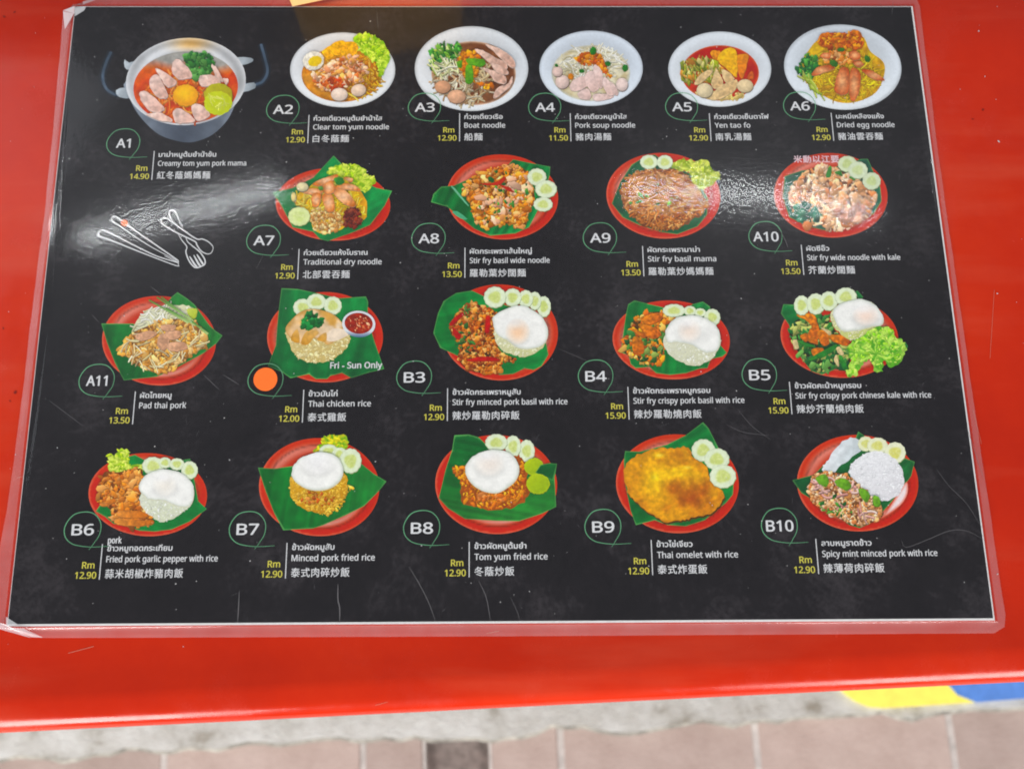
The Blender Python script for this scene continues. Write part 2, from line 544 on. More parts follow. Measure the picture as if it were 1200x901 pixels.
tl = [([(225, 782), (240, 772), (258, 764)], .0005), ([(246, 794), (252, 780), (260, 764)], .0011), ([(264, 822), (285, 795), (310, 770)], .0004),
      ([(80, 765), (110, 757)], .0005), ([(570, 742), (585, 739)], .0004), ([(690, 770), (696, 752), (694, 742)], .0003), ([(440, 826), (458, 821)], .0004),
      ([(1140, 480), (1150, 520)], .0003), ([(1165, 340), (1160, 420)], .0003), ([(20, 560), (40, 555)], .0005)]
tz0 = tz(0.00012)
r = random.Random(9)
tag(strips('scratch_marks', [(cpts(a), w) for a, w in tl], SCUFF, table, tz0), kind='stuff')
pos = []
for _ in range(46):
    u, vv = r.choice([(r.uniform(0, 60), r.uniform(0, 600)), (r.uniform(1120, 1200), r.uniform(0, 700)), (r.uniform(0, 1200), r.uniform(750, 800))])
    x, y = card(u, vv); pos.append((float(x), float(y), r.choice([.00012, .00018, .00025, .0004])))
for u, vv, w in ((1147, 37, .0005), (1154, 90, .0004), (1125, 105, .0003), (1170, 166, .0008), (1167, 117, .0003), (682, 763, .0009), (413, 795, .0007), (225, 819, .0006), (1005, 757, .0004)):
    x, y = card(u, vv); pos.append((float(x), float(y), w))
tag(specks('dust_specks', pos, SPECK, table, tz0 + 0.00002, 3), kind='stuff')
pos = []
for u, vv, w in ((5, 20, .0008), (1152, 129, .0008), (17, 15, .0008), (1140, 140, .0006), (18, 460, .0009), (12, 470, .0006), (4, 385, .0006)):
    x, y = card(u, vv); pos.append((float(x), float(y), w))
tag(specks('stain_spots', pos, DARK_SPECK, table, tz0 + 0.00001, 5), kind='stuff')

# ------------------------------------------------------------------ pale wooden box behind the menu
bx_ = empty('wooden_box')
P0 = np.array(card(342.5, 7.8, 0.0018)); Pr = np.array(card(378, 0.3, 0.0018))
ang = math.atan2(*(Pr - P0)[::-1])
bx_.location = (float(P0[0]), float(P0[1]), 0.0017); bx_.rotation_euler = (0, 0, ang)
Bs, Bh, Bt = 0.085, 0.055, 0.006
for a in ((0, Bs, 0, Bt), (0, Bs, Bs - Bt, Bs), (0, Bt, Bt, Bs - Bt), (Bs - Bt, Bs, Bt, Bs - Bt)):
    link('side_panel', box_mesh('side_panel', *a, 0, Bh, 0.0012), WOOD, bx_)
link('base_panel', box_mesh('base_panel', Bt, Bs - Bt, Bt, Bs - Bt, 0.0005, 0.006), WOOD, bx_)
tag(bx_, 'pale tan wooden box standing at the far edge of the menu', 'box')
# ------------------------------------------------------------------ the laminated menu
menu = empty('laminated_menu')
tag(menu, 'laminated black menu sheet with food photographs lying on the red table', 'menu')
Z_CARD, Z_INK, Z_TEXT, Z_FILM = 0.0006, 0.00062, 0.00112, 0.0014

CQ = [(89, 9.5), (1067, 9.5), (1163, 724), (10, 731)]
def flat(name, px, z, m, parent, step=None, zfun=None):
    p = np.stack(card(*np.array(px, float).T), 1)
    if step is None:
        v = [(a, b, z) for a, b in p]; f = [tuple(range(len(p) - 1, -1, -1))]
    else:
        q, f = fill_tris(p, step)
        v = [(a, b, z + (zfun(a, b) if zfun else 0)) for a, b in q]
    return link(name, mesh(name, v, f), m, parent)
slab_poly('paper_sheet', cpts([(88.4, 8.8), (1068.8, 8.6), (1165, 726.6), (9, 733.6)]), 0.0002, Z_CARD - 0.00008, PAPER, menu, smooth=False)
flat('printed_background', CQ, Z_CARD, SLATE, menu)

# ---- lettering
cv = bpy.data.curves.new('glyph', 'FONT')
go = bpy.data.objects.new('glyph', cv)
col.objects.link(go)
GC = {}
for o_ in list(col.objects):
    if o_ is not go and o_ is not cam: o_.hide_viewport = True
def raw(s, off):
    cv.body = s; cv.offset = off
    bpy.context.view_layer.update()
    e = go.evaluated_get(bpy.context.evaluated_depsgraph_get())
    me = e.to_mesh()
    a = np.array([(q.co.x, q.co.y) for q in me.vertices]) if len(me.vertices) else np.zeros((0, 2))
    f = [tuple(p.vertices) for p in me.polygons]
    e.to_mesh_clear()
    return a, f
IW = raw('I', 0)[0][:, 0].max()
def glyph(c):
    if c not in GC:
        th = '\u0e00' <= c <= '\u0e7f'
        a, f = raw(c, 0.006 if th and c not in 'ผสล' else 0)
        GC[c] = (a, f, raw(c + 'I', 0)[0][:, 0].max() - IW)
    return GC[c]
def sans(s, bold):
    r = ''
    for c in s:
        if 'A' <= c <= 'Z': c = chr((0x1D5D4 if bold else 0x1D5A0) + ord(c) - 65)
        elif 'a' <= c <= 'z': c = chr((0x1D5EE if bold else 0x1D5BA) + ord(c) - 97)
        elif '0' <= c <= '9': c = chr((0x1D7EC if bold else 0x1D7E2) + ord(c) - 48)
        r += c
    return r
CAPH = np.ptp(glyph(sans('H', 0))[0][:, 1])
THH = np.ptp(glyph('ก')[0][:, 1])
CJH = np.ptp(glyph('國')[0][:, 1]) if len(glyph('國')[0]) else 0.9
UPR = {'ู', 'ุ'}
class Lettering:
    def __init__(s): s.v = []; s.f = []
    def add(s, text, x0, y0, h, mode, width=None, right=None, bold=0.0, z=Z_TEXT):
        """h: height in metres of a capital, a Thai consonant or a Chinese character"""
        k = h / {'en': CAPH, 'bd': CAPH, 'th': THH, 'cj': CJH}[mode]
        t = sans(text, mode == 'bd') if mode in ('en', 'bd') else text
        pen = 0.0; items = []
        for c in t:
            if c == ' ':
                pen += 0.30; continue
            a, f, adv = glyph(c)
            items.append((a + [pen, 0], f)); pen += adv + (0.055 if mode == 'cj' else 0.0)
        lo = min(a[:, 0].min() for a, f in items if len(a)); hi = max(a[:, 0].max() for a, f in items if len(a))
        kx = k if width is None else width / (hi - lo)
        if right is not None: x0 = right - (hi - lo) * kx
        offs = [(0, 0)] if bold <= 0 else [(-bold, 0), (bold, 0), (0, bold * 0.7), (0, -bold * 0.7)]
        base = items[0][0][:, 1].min() if mode == 'cj' else 0
        for q, (ox, oy) in enumerate(offs):
            for a, f in items:
                b = len(s.v)
                s.v += [(x0 + (p[0] - lo) * kx + ox, y0 + p[1] * k + oy, z + q * 1.5e-6) for p in a]
                s.f += [tuple(b + i for i in g_) for g_ in f]
    def build(s, name, m, parent):
        return link(name, mesh(name, s.v, s.f), m, parent)

ENTRIES = [  # code, divider top, code centre, thai + right, english + right, chinese + right, price, length
 ('A1', (182, 178.6), (146, 169.5), 'มาม่าหมูต้มยำน้ำข้น', 254, 'Creamy tom yum pork mama', 289, '紅冬蔭媽媽麵', 246.7, '14.90'),
 ('A2', (362.8, 136.5), (332.5, 130), 'ก๋วยเตี๋ยวหมูต้มยำน้ำใส', 448, 'Clear tom yum noodle', 456, '白冬蔭麵', 409, '12.90'),
 ('A3', (538.8, 134.5), (498, 127.5), 'ก๋วยเตี๋ยวเรือ', 589, 'Boat noodle', 592, '船麵', 565.5, '12.90'),
 ('A4', (668, 134.5), (638.5, 127.5), 'ก๋วยเตี๋ยวหมูน้ำใส', 734, 'Pork soup noodle', 744, '豬肉湯麵', 716, '11.50'),
 ('A5', (830.5, 134.5), (798.5, 127), 'ก๋วยเตี๋ยวเย็นตาโฟ', 900, 'Yen tao fo', 878.7, '南乳湯麵', 880, '12.90'),
 ('A6', (972.8, 134), (936.3, 126), 'บะหมี่เหลืองแห้ง', 1034.7, 'Dried egg noodle', 1047.5, '豬油雲吞麵', 1034, '12.90'),
 ('A7', (351.2, 293), (310, 283), 'ก๋วยเตี๋ยวแห้งโบราณ', 431, 'Traditional dry noodle', 447.5, '北部雲吞麵', 410, '12.90'),
 ('A8', (545, 291.3), (502.7, 280.7), 'ผัดกระเพราเส้นใหญ่', 623, 'Stir fry basil wide noodle', 644, '羅勒葉炒闊麵', 616, '13.50'),
 ('A9', (752.5, 289.5), (703, 280), 'ผัดกระเพรามาม่า', 819.5, 'Stir fry basil mama', 838.7, '羅勒葉炒媽媽麵', 835.5, '13.50'),
 ('A10', (937.9, 288), (896.5, 278.5), 'ผัดซีอิ๊ว', 970.7, 'Stir fry wide noodle with kale', 1054, '芥蘭炒闊麵', 1001, '13.50'),
 ('A11', (160, 459.2), (115, 446.7), 'ผัดไทยหมู', 202, 'Pad thai pork', 219, '', 0, '13.50'),
 ('', (356.7, 457.3), (312.3, 446), 'ข้าวมันไก่', 396, 'Thai chicken rice', 435, '泰式雞飯', 406, '12.00'),
 ('B3', (524.7, 455.5), (486, 442.8), 'ข้าวผัดกระเพราหมูสับ', 610, 'Stir fry minced pork basil with rice', 664.7, '辣炒羅勒肉碎飯', 608.7, '12.90'),
 ('B4', (735.3, 453.9), (698, 441.5), 'ข้าวผัดกระเพราหมูกรอบ', 831.6, 'Stir fry crispy pork basil with rice', 871.6, '辣炒羅勒燒肉飯', 821.5, '15.90'),
 ('B5', (924, 448), (889.3, 440), 'ข้าวผัดคะน้าหมูกรอบ', 1008, 'Stir fry crispy pork chinese kale with rice', 1090, '辣炒芥蘭燒肉飯', 1011, '15.90'),
 ('B6', (121.6, 637.3), (98.7, 620.5), 'ข้าวหมูทอดกระเทียม', 203, 'Fried pork garlic pepper with rice', 256, '蒜米胡椒炸豬肉飯', 215.5, '12.90'),
 ('B7', (337.2, 636), (291.3, 620), 'ข้าวผัดหมูสับ', 392.4, 'Minced pork fried rice', 439.6, '泰式肉碎炒飯', 410, '12.90'),
 ('B8', (550, 634.7), (494.8, 618.7), 'ข้าวผัดหมูต้มยำ', 616.7, 'Tom yum fried rice', 641.5, '冬蔭炒飯', 602.5, '12.90'),
 ('B9', (762.5, 632.5), (706.5, 617.3), 'ข้าวไข่เจียว', 810.8, 'Thai omelet with rice', 864, '泰式炸蛋飯', 828, '12.90'),
 ('B10', (954.8, 631.2), (912.7, 616), 'ลาบหมูราดข้าว', 1020, 'Spicy mint minced pork with rice', 1097, '辣薄荷肉碎飯', 1035, '12.90'),
]
LOOP = [(8.5, 21.5), (13, 15), (18.5, 5), (18.5, -7), (11, -16.5), (0, -19), (-12, -15.5), (-19.5, -4), (-18.5, 7), (-11, 14.5), (0, 17.5), (13, 18.5), (30, 17.8)]
for code, dv, cc, th, thr, en, enr, cj, cjr, price in ENTRIES:
    X, Y = map(float, card(*dv))
    cx, cy = map(float, card(*cc))
    xr = lambda u, yy: float(card(u, dv[1] + yy)[0])
    T = Lettering()
    x0 = X + 0.0023
    T.add(th, x0, Y - 0.0030, 0.0019, 'th', width=xr(thr, 7) - x0, bold=0.00006)
    T.add(en, x0, Y - 0.0077, 0.0026, 'en', width=xr(enr, 19) - x0, bold=0.00006)
    if cj: T.add(cj, x0, Y - 0.0141, 0.0037, 'cj', width=xr(cjr, 35) - x0, bold=0.00005)
    if code == 'B6': T.add('pork', x0, Y + 0.0003, 0.0026, 'en', width=xr(144.3, 0) - x0 - 0.0003, bold=0.00010)
    cap = T.build('caption_text', WHITE_INK, menu)
    D = Lettering()
    D.v = [(X - 0.0002, Y, Z_TEXT), (X + 0.0002, Y, Z_TEXT), (X + 0.0002, Y - 0.0149, Z_TEXT), (X - 0.0002, Y - 0.0149, Z_TEXT)]
    D.f = [(3, 2, 1, 0)]
    D.build('divider_line', WHITE_INK, cap)
    P = Lettering()
    P.add('Rm', 0, Y - 0.0102, 0.0027, 'en', right=X - 0.0026, bold=0.00007)
    P.add(price, 0, Y - 0.0144, 0.0027, 'en', right=X - 0.0015, bold=0.00007)
    P.build('price_text', YELLOW_INK, cap)
    lp = catmull_open(np.array(LOOP) * [1, -1] * 0.0004 + [cx, cy], 6)
    strips('code_loop', [(lp, 0.00038)], GREEN_INK, cap, Z_TEXT + 0.00001)
    if code:
        Cd = Lettering()
        wd_ = 0.0094 if len(code) == 2 else 0.0118
        if code == 'A11': wd_ = 0.0092
        if code == 'A1': wd_ = 0.0066
        Cd.add(code, cx - wd_ / 2, cy - 0.0023, 0.0046, 'en', width=wd_, bold=0.00015, z=Z_TEXT + 0.00002)
        Cd.build('item_code', WHITE_INK, cap)
    else:
        k = 28
        slab_poly('orange_sticker', [(cx + 0.0053 * math.cos(6.2832 * i / k), cy + 0.0003 + 0.0053 * math.sin(6.2832 * i / k)) for i in range(k)], Z_FILM - 0.0001, Z_FILM + 0.00055, ORANGE_STICKER, cap, smooth=False)
F = Lettering()
fx, fy = map(float, card(387.7, 432.3)); fx1 = float(card(448, 432)[0])
F.add('Fri - Sun Only', fx, fy, 0.0028, 'en', width=fx1 - fx, bold=0.00011)
F.build('day_notice', WHITE_INK, menu)
F = Lettering()
fx, fy = map(float, card(929.5, 191.5)); fx1 = float(card(982, 190)[0])
F.add('米動以江要', fx, fy, 0.0036, 'cj', width=fx1 - fx, bold=0.0001)
F.build('faded_lettering', FADED_INK, menu)
bpy.data.objects.remove(go)
for o_ in col.objects: o_.hide_viewport = False

# ---- cutlery drawing (chopsticks, fork and spoon), traced at 7.06 times the photograph
def zc(pts): return [(95 + a / 7.06, 230 + b / 7.06) for a, b in pts]
def outline(pts, w=0.00062):
    q = catmull_open(np.array(cpts(zc(pts))), 5)
    return (q, w)
drawing = strips('cutlery_drawing', [
    outline([(812, 572), (790, 580), (500, 470), (300, 390), (165, 340), (152, 315), (180, 295), (225, 300), (480, 430), (640, 505), (800, 555), (812, 572)]),
    outline([(800, 540), (560, 410), (330, 255), (268, 215), (265, 185), (290, 175), (330, 200), (480, 310), (640, 420), (790, 525), (812, 545), (800, 550), (700, 500)]),
    outline([(1100, 440), (1085, 475), (1050, 485), (1000, 460), (965, 410), (945, 380), (800, 310), (690, 245), (672, 210), (690, 190), (730, 200), (840, 280), (960, 360), (1010, 362), (1060, 385), (1095, 420), (1100, 440)]),
    outline([(850, 275), (800, 165), (775, 125), (745, 130), (735, 150), (765, 215)]),
    outline([(810, 315), (840, 370), (882, 425), (875, 470), (900, 540), (940, 590), (970, 598), (1000, 588), (1030, 570), (1030, 530), (990, 470), (930, 420), (890, 385), (875, 350)]),
    outline([(905, 505), (950, 575), (970, 590)], .0009), outline([(940, 495), (985, 575), (1000, 580)], .0009),
    outline([(965, 488), (1010, 560), (1020, 572)], .0009)], WHITE_INK, menu, Z_TEXT)
k = 16
q = np.array(cpts(zc([(368 + 27 * math.cos(6.2832 * i / k), 230 - 27 * math.sin(6.2832 * i / k)) for i in range(k)])))
link('orange_dot', mesh('orange_dot', [(a, b, Z_TEXT + 0.00003) for a, b in q], [tuple(range(k))]), ORANGE_STICKER, drawing)

# ------------------------------------------------------------------ the printed food photographs
def El(cx, cy, rx, ry, rot=0, n=40):
    t = np.arange(n) / n * 2 * math.pi
    c, s = math.cos(math.radians(rot)), math.sin(math.radians(rot))
    x, y = rx * np.cos(t), ry * np.sin(t)
    return np.stack([cx + x * c - y * s, cy + x * s + y * c], 1)
def rag(pts, amp, n=4, seed=0, fr=1.0):
    """a smooth outline with a ragged edge"""
    p = catmull(pts, n) if n else np.asarray(pts, float)
    t = np.roll(p, -1, 0) - np.roll(p, 1, 0)
    t /= np.linalg.norm(t, axis=1)[:, None] + 1e-9
    r = np.random.RandomState(seed)
    k = r.uniform(-1, 1, len(p)) * amp
    return p + np.stack([t[:, 1], -t[:, 0]], 1) * k[:, None]

class Dish:
    def __init__(s, label, ox, oy, sc_):
        s.o, s.k, s.z, s.root, s.label, s.seed = (ox, oy), sc_, Z_INK, None, label, int(ox * 3 + oy)
    def put(s, name, xy, faces, cols, zs):
        gy_ = (cols * [0.3, 0.59, 0.11]).sum(1, keepdims=True)
        cols = np.clip(gy_ + (cols - gy_) * 1.14, 0, 1)
        cols = cols * (0.80 + 0.20 * np.clip(gy_ / 0.6, 0, 1))
        x, y = card(s.o[0] + xy[:, 0] / s.k, s.o[1] + xy[:, 1] / s.k)
        o = link(name, mesh(name, np.stack([x, y, zs], 1), faces, cols), INK, s.root)
        if s.root is None:
            s.root = o; o.parent = menu; o['label'] = s.label
        return o
    def fill(s, name, pts, c, c2=None, g=None, rad=None, n=0.08, ns=30, m=None, ms=60, e=None, stripe=None, smooth=4, step=None, fn=None):
        p = catmull(pts, smooth) if smooth else np.asarray(pts, float)
        ext = max(np.ptp(p[:, 0]), np.ptp(p[:, 1]))
        xy, f = fill_tris(p, step or max(8.0, min(14.0, ext / 30)))
        x, y = xy.T
        s.seed += 1
        C = np.tile(np.array(c, float), (len(x), 1))
        if c2 is not None:
            if rad: t = np.clip(np.hypot((x - rad[0]) / rad[2], (y - rad[1]) / rad[3]), 0, 1) ** (rad[4] if len(rad) > 4 else 1.5)
            else:
                dx, dy = g[2] - g[0], g[3] - g[1]
                t = np.clip(((x - g[0]) * dx + (y - g[1]) * dy) / (dx * dx + dy * dy), 0, 1)
            C = C + (np.array(c2, float) - C) * t[:, None]
        if m is not None:
            t = np.clip((fbm(x / ms, y / ms, s.seed) - 0.42) * 5, 0, 1)
            C = C + (np.array(m, float) - C) * t[:, None]
        if e is not None:
            t = np.clip(1 - edge_dist(x, y, p) / e[1], 0, 1) ** 1.3
            C = C + (np.array(e[0], float) - C) * t[:, None]
        if fn is not None: C = fn(x, y, C)
        if stripe:
            a = math.radians(stripe[0]); q = x * math.cos(a) + y * math.sin(a)
            C = C * (1 + stripe[2] * (vnoise(q / stripe[1], (x + y) / 500, s.seed) - 0.5)[:, None] * 2)
        C = C * (1 + n * (fbm(x / ns, y / ns, s.seed + 9) - 0.5)[:, None] * 2)
        C = C * (1 + 0.05 * (vnoise(x / 9, y / 9, s.seed + 2) - 0.5))[:, None]
        s.z += 4e-6
        return s.put(name, xy, f, lin(np.clip(C, 0, 255)), np.full(len(x), s.z))
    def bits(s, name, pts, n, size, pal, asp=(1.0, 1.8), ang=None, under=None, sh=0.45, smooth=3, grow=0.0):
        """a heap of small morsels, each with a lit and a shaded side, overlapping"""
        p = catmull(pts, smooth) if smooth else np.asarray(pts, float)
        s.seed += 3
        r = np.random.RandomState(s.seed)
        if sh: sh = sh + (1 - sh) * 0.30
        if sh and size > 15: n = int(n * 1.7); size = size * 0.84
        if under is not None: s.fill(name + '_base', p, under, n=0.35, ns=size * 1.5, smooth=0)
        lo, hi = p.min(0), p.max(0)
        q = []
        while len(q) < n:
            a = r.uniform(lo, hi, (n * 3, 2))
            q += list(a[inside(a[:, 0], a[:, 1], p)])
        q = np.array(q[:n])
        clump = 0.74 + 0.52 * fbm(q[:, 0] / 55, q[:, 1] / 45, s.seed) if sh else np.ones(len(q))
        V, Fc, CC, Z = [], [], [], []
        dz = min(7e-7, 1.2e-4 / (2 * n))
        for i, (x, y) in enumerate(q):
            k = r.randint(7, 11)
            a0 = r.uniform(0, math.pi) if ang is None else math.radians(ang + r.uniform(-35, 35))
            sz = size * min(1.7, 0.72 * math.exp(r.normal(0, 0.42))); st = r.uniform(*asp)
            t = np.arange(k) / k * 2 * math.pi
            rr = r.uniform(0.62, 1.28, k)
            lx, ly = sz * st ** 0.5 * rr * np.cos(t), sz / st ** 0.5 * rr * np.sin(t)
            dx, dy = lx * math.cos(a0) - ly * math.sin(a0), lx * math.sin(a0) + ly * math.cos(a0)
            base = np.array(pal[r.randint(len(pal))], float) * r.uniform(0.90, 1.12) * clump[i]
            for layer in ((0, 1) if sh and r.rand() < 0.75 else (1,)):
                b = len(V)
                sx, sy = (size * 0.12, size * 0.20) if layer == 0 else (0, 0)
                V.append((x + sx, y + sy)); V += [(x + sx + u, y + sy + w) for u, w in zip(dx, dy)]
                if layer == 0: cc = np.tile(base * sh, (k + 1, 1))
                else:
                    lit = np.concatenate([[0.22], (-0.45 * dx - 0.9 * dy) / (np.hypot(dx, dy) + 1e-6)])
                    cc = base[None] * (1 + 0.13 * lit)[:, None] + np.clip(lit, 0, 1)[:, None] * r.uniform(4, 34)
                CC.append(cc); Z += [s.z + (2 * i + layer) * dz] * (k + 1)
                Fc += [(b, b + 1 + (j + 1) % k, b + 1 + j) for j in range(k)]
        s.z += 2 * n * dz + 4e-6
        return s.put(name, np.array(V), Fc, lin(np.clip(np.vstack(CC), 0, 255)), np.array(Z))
    def strands(s, name, pts, n, length, w, pal, curl=1.0, ang=None, sh=0.5, smooth=3):
        p = catmull(pts, smooth) if smooth else np.asarray(pts, float)
        s.seed += 5
        r = np.random.RandomState(s.seed)
        lo, hi = p.min(0), p.max(0); q = []
        while len(q) < n:
            a = r.uniform(lo, hi, (n * 3, 2)); q += list(a[inside(a[:, 0], a[:, 1], p)])
        V, Fc, CC, Z = [], [], [], []
        dz = min(7e-7, 1.2e-4 / (2 * n))
        for i, (x, y) in enumerate(q[:n]):
            a = r.uniform(0, 2 * math.pi) if ang is None else math.radians(ang + r.uniform(-30, 30))
            L = length * r.uniform(0.6, 1.3); k = 7; da = r.uniform(-1, 1) * curl * 2.2 / k
            cx, cy = [x], [y]
            for j in range(k):
                cx.append(cx[-1] + L / k * math.cos(a)); cy.append(cy[-1] + L / k * math.sin(a)); a += da + r.uniform(-.2, .2) * curl
            P_ = np.stack([cx, cy], 1)
            P_ += [x - P_[:, 0].mean(), y - P_[:, 1].mean()]
            t = np.gradient(P_, axis=0); t /= np.linalg.norm(t, axis=1)[:, None] + 1e-9
            nn = np.stack([-t[:, 1], t[:, 0]], 1)
            ww = w * r.uniform(0.7, 1.25) * 0.5
            base = np.array(pal[r.randint(len(pal))], float) * r.uniform(0.85, 1.1) * (0.78 + 0.44 * float(fbm(np.array(x / 60), np.array(y / 50), s.seed)))
            for layer in ((0, 1) if sh else (1,)):
                b = len(V); off = np.array([w * 0.2, w * 0.45]) if layer == 0 else 0
                for j in range(len(P_)):
                    for sg in (-1, 1):
                        V.append(tuple(P_[j] + off + sg * nn[j] * ww))
                        lit = -sg * nn[j][1]
                        CC.append(base * (sh if layer == 0 else 1 + 0.16 * lit))
                        Z.append(s.z + (2 * i + layer) * dz)
                Fc += [(b + 2 * j, b + 2 * j + 2, b + 2 * j + 3, b + 2 * j + 1) for j in range(len(P_) - 1)]
        s.z += 2 * n * dz + 4e-6
        return s.put(name, np.array(V), Fc, lin(np.clip(np.vstack(CC), 0, 255)), np.array(Z))
    # --- recurring printed pieces
    def plate(s, cx, cy, rx, ry, rot=0, glow=(-0.5, -0.5), white=None):
        def fn(x, y, C):
            c, q = math.cos(math.radians(rot)), math.sin(math.radians(rot))
            u = ((x - cx) * c + (y - cy) * q) / rx; w = (-(x - cx) * q + (y - cy) * c) / ry
            r_ = np.hypot(u, w)
            C = np.tile(np.array((206., 54, 27)), (len(x), 1))
            t = np.clip((0.80 - r_) / 0.06, 0, 1)[:, None]
            C = C + (np.array((198., 56, 32)) - C) * t
            d = np.clip((u * glow[0] + w * glow[1]) / math.hypot(*glow), 0, 1)
            t = (np.exp(-((r_ - 0.80) / 0.10) ** 2) * d ** 1.2 * 0.75)[:, None]
            C = C + (np.array((244., 196, 186)) - C) * t
            t = (np.exp(-((r_ - 0.85) / 0.018) ** 2) * 0.28)[:, None]
            C = C * (1 - t)
            t = (np.exp(-((r_ - 0.76) / 0.055) ** 2) * np.clip(w * 0.9 + u * 0.25, 0, 1) ** 1.5 * 0.95)[:, None]
            C = C + (np.array((240., 226, 220)) - C) * t
            t = np.clip((r_ - 0.965) / 0.03, 0, 1)[:, None]
            return C + (np.array((232., 110, 84)) - C) * t * (0.35 + 0.65 * np.clip(w + 0.3 - u, 0, 1))[:, None]
        return s.fill('red_plate', El(cx, cy, rx, ry, rot, 64), (220, 60, 35), n=0.03, ns=200, smooth=0, step=rx / 26, fn=fn)
    def bowl(s, cx, cy, rx, ry, ix, iy, irx, iry, rot=0, tint=(228, 233, 238)):
        def fn(x, y, C):
            r_ = np.hypot((x - cx) / rx, (y - cy) / ry)
            i_ = np.hypot((x - ix) / irx, (y - iy) / iry)
            C = np.tile(np.array(tint, float), (len(x), 1))
            w = np.clip((1.28 - i_) / 0.28, 0, 1) * np.clip((iy - y) / iry + 0.55, 0, 1)
            C = C * (1 - 0.10 * w)[:, None]
            C = C * (1 - 0.16 * np.clip((r_ - 0.95) / 0.05, 0, 1))[:, None]
            return C + np.clip((y - cy) / ry, 0, 1)[:, None] * [10, 9, 7]
        return s.fill('white_bowl', El(cx, cy, rx, ry, rot, 64), tint, n=0.02, ns=200, smooth=0, step=rx / 28, fn=fn)
    def leaf(s, pts, c=(24, 122, 58), c2=(44, 150, 74), g=None, stripe=(60, 26, 0.10), smooth=0, e=((96, 160, 90), 7), name='banana_leaf'):
        p = np.asarray(pts, float)
        lo, hi = p.min(0), p.max(0)
        def fn(x, y, C):
            a = math.radians(stripe[0]); q = x * math.cos(a) + y * math.sin(a)
            return C * (1 + 0.13 * (vnoise(q / 11, q * 0, 4) - 0.5))[:, None] * (0.84 + 0.32 * fbm(x / 150, y / 150, s.seed))[:, None]
        return s.fill(name, p, c, c2, g or (lo[0], hi[1], hi[0], lo[1]), n=0.12, ns=60, fn=fn, stripe=stripe, smooth=smooth, e=e)
    def cuc(s, cx, cy, rx, ry=None, c=(226, 236, 206), ci=(196, 208, 110)):
        ry = ry or rx * 0.96
        t = np.arange(36) / 36 * 2 * math.pi
        w = 1 + 0.025 * np.sign(np.sin(t * 12 + cx))
        pts = np.stack([cx + rx * w * np.cos(t), cy + ry * w * np.sin(t)], 1)
        def fn(x, y, C):
            r_ = np.hypot((x - cx) / rx, (y - cy) / ry); a = np.arctan2(y - cy, x - cx)
            k = np.clip((0.62 + 0.05 * np.cos(3 * a + cx) - r_) / 0.14, 0, 1)
            C = C + (np.array(ci, float) - C) * k[:, None] * 0.75
            sd = np.clip(vnoise(x / 9, y / 9, s.seed) - 0.45, 0, 1) * k * 1.2
            C = C + (np.array((235., 238, 190)) - C) * sd[:, None]
            return C * (1 - 0.10 * np.clip((r_ - 0.93) / 0.07, 0, 1))[:, None]
        s.fill('cucumber_shadow', pts + [rx * 0.02, ry * 0.06], (128, 152, 92), smooth=0, n=0, step=30)
        return s.fill('cucumber_slice', pts, c, n=0.05, ns=20, smooth=0, step=max(8, rx / 9), fn=fn)
    def egg(s, pts, yolk, c=(246, 245, 240), cy=(242, 222, 204), e=((214, 219, 208), 26)):
        def fn(x, y, C):
            r_ = np.hypot((x - yolk[0]) / yolk[2], (y - yolk[1]) / yolk[3])
            t = np.clip(1.25 - r_, 0, 1) ** 0.8 * 0.9
            C = C + (np.array(cy, float) - C) * np.clip(t, 0, 1)[:, None]
            h = np.exp(-(((x - yolk[0] + yolk[2] * .2) / (yolk[2] * .7)) ** 2 + ((y - yolk[1] + yolk[3] * .75) / (yolk[3] * .45)) ** 2))
            C = C + (250 - C) * (h * 0.6)[:, None]
            ring = np.exp(-((r_ - 1.2) / 0.25) ** 2) * np.clip((y - yolk[1]) / yolk[3] + .3, 0, 1) * 0.06 + 0.10 * np.clip(fbm(x / 70, y / 50, s.seed) - 0.45, 0, 1)
            return C * (1 - ring)[:, None]
        p = np.asarray(pts, float)
        s.fill('egg_shadow', catmull(p, 3) + [2, 7], (212, 210, 186), smooth=0, n=0, step=30)
        return s.fill('fried_egg', rag(p, 4, 4, s.seed), c, n=0.03, ns=60, e=e, smooth=0, fn=fn, step=10)
    def rice(s, pts, c=(232, 232, 216), c2=(205, 208, 188), n=240, size=9, g=None):
        p = np.asarray(pts, float); lo, hi = p.min(0), p.max(0)
        s.fill('rice_mound', rag(p, 7, 5, s.seed), c, c2, g or (lo[0], lo[1], lo[0] + (hi[0] - lo[0]) * .3, hi[1]), n=0.06, ns=14, smooth=0, step=9)
        cen = p.mean(0)
        c = np.array(c, float)
        return s.bits('rice_grains', cen + (p - cen) * 0.985, int(n * 1.6), size * 0.8, [c * 1.03, c, c * 0.98, (c + np.array(c2, float)) / 2], asp=(1.6, 2.8), sh=None)
    def lettuce(s, pts, c=(150, 196, 50), pal=((176, 214, 62), (150, 198, 48), (196, 224, 96), (122, 178, 40)), n=90, size=22):
        p = np.asarray(pts, float); cen = p.mean(0)
        a, b_, lt, dk = [np.array(q, float) for q in pal[:4]]
        def fn(x, y, C):
            t = np.arctan2(y - cen[1], x - cen[0]); r_ = np.hypot(x - cen[0], y - cen[1])
            w = vnoise(t * 7 + vnoise(x / 30, y / 30, 3) * 2, r_ / 70, s.seed)
            k = np.clip((w - 0.35) * 3, 0, 1)[:, None]
            C = dk + (lt - dk) * k
            f_ = fbm(x / 16, y / 16, s.seed + 4)[:, None]
            return C * (0.86 + 0.28 * f_)
        s.fill('lettuce_leaf', rag(pts, 14, 5, s.seed), c, n=0.10, ns=20, smooth=0, step=7, fn=fn)
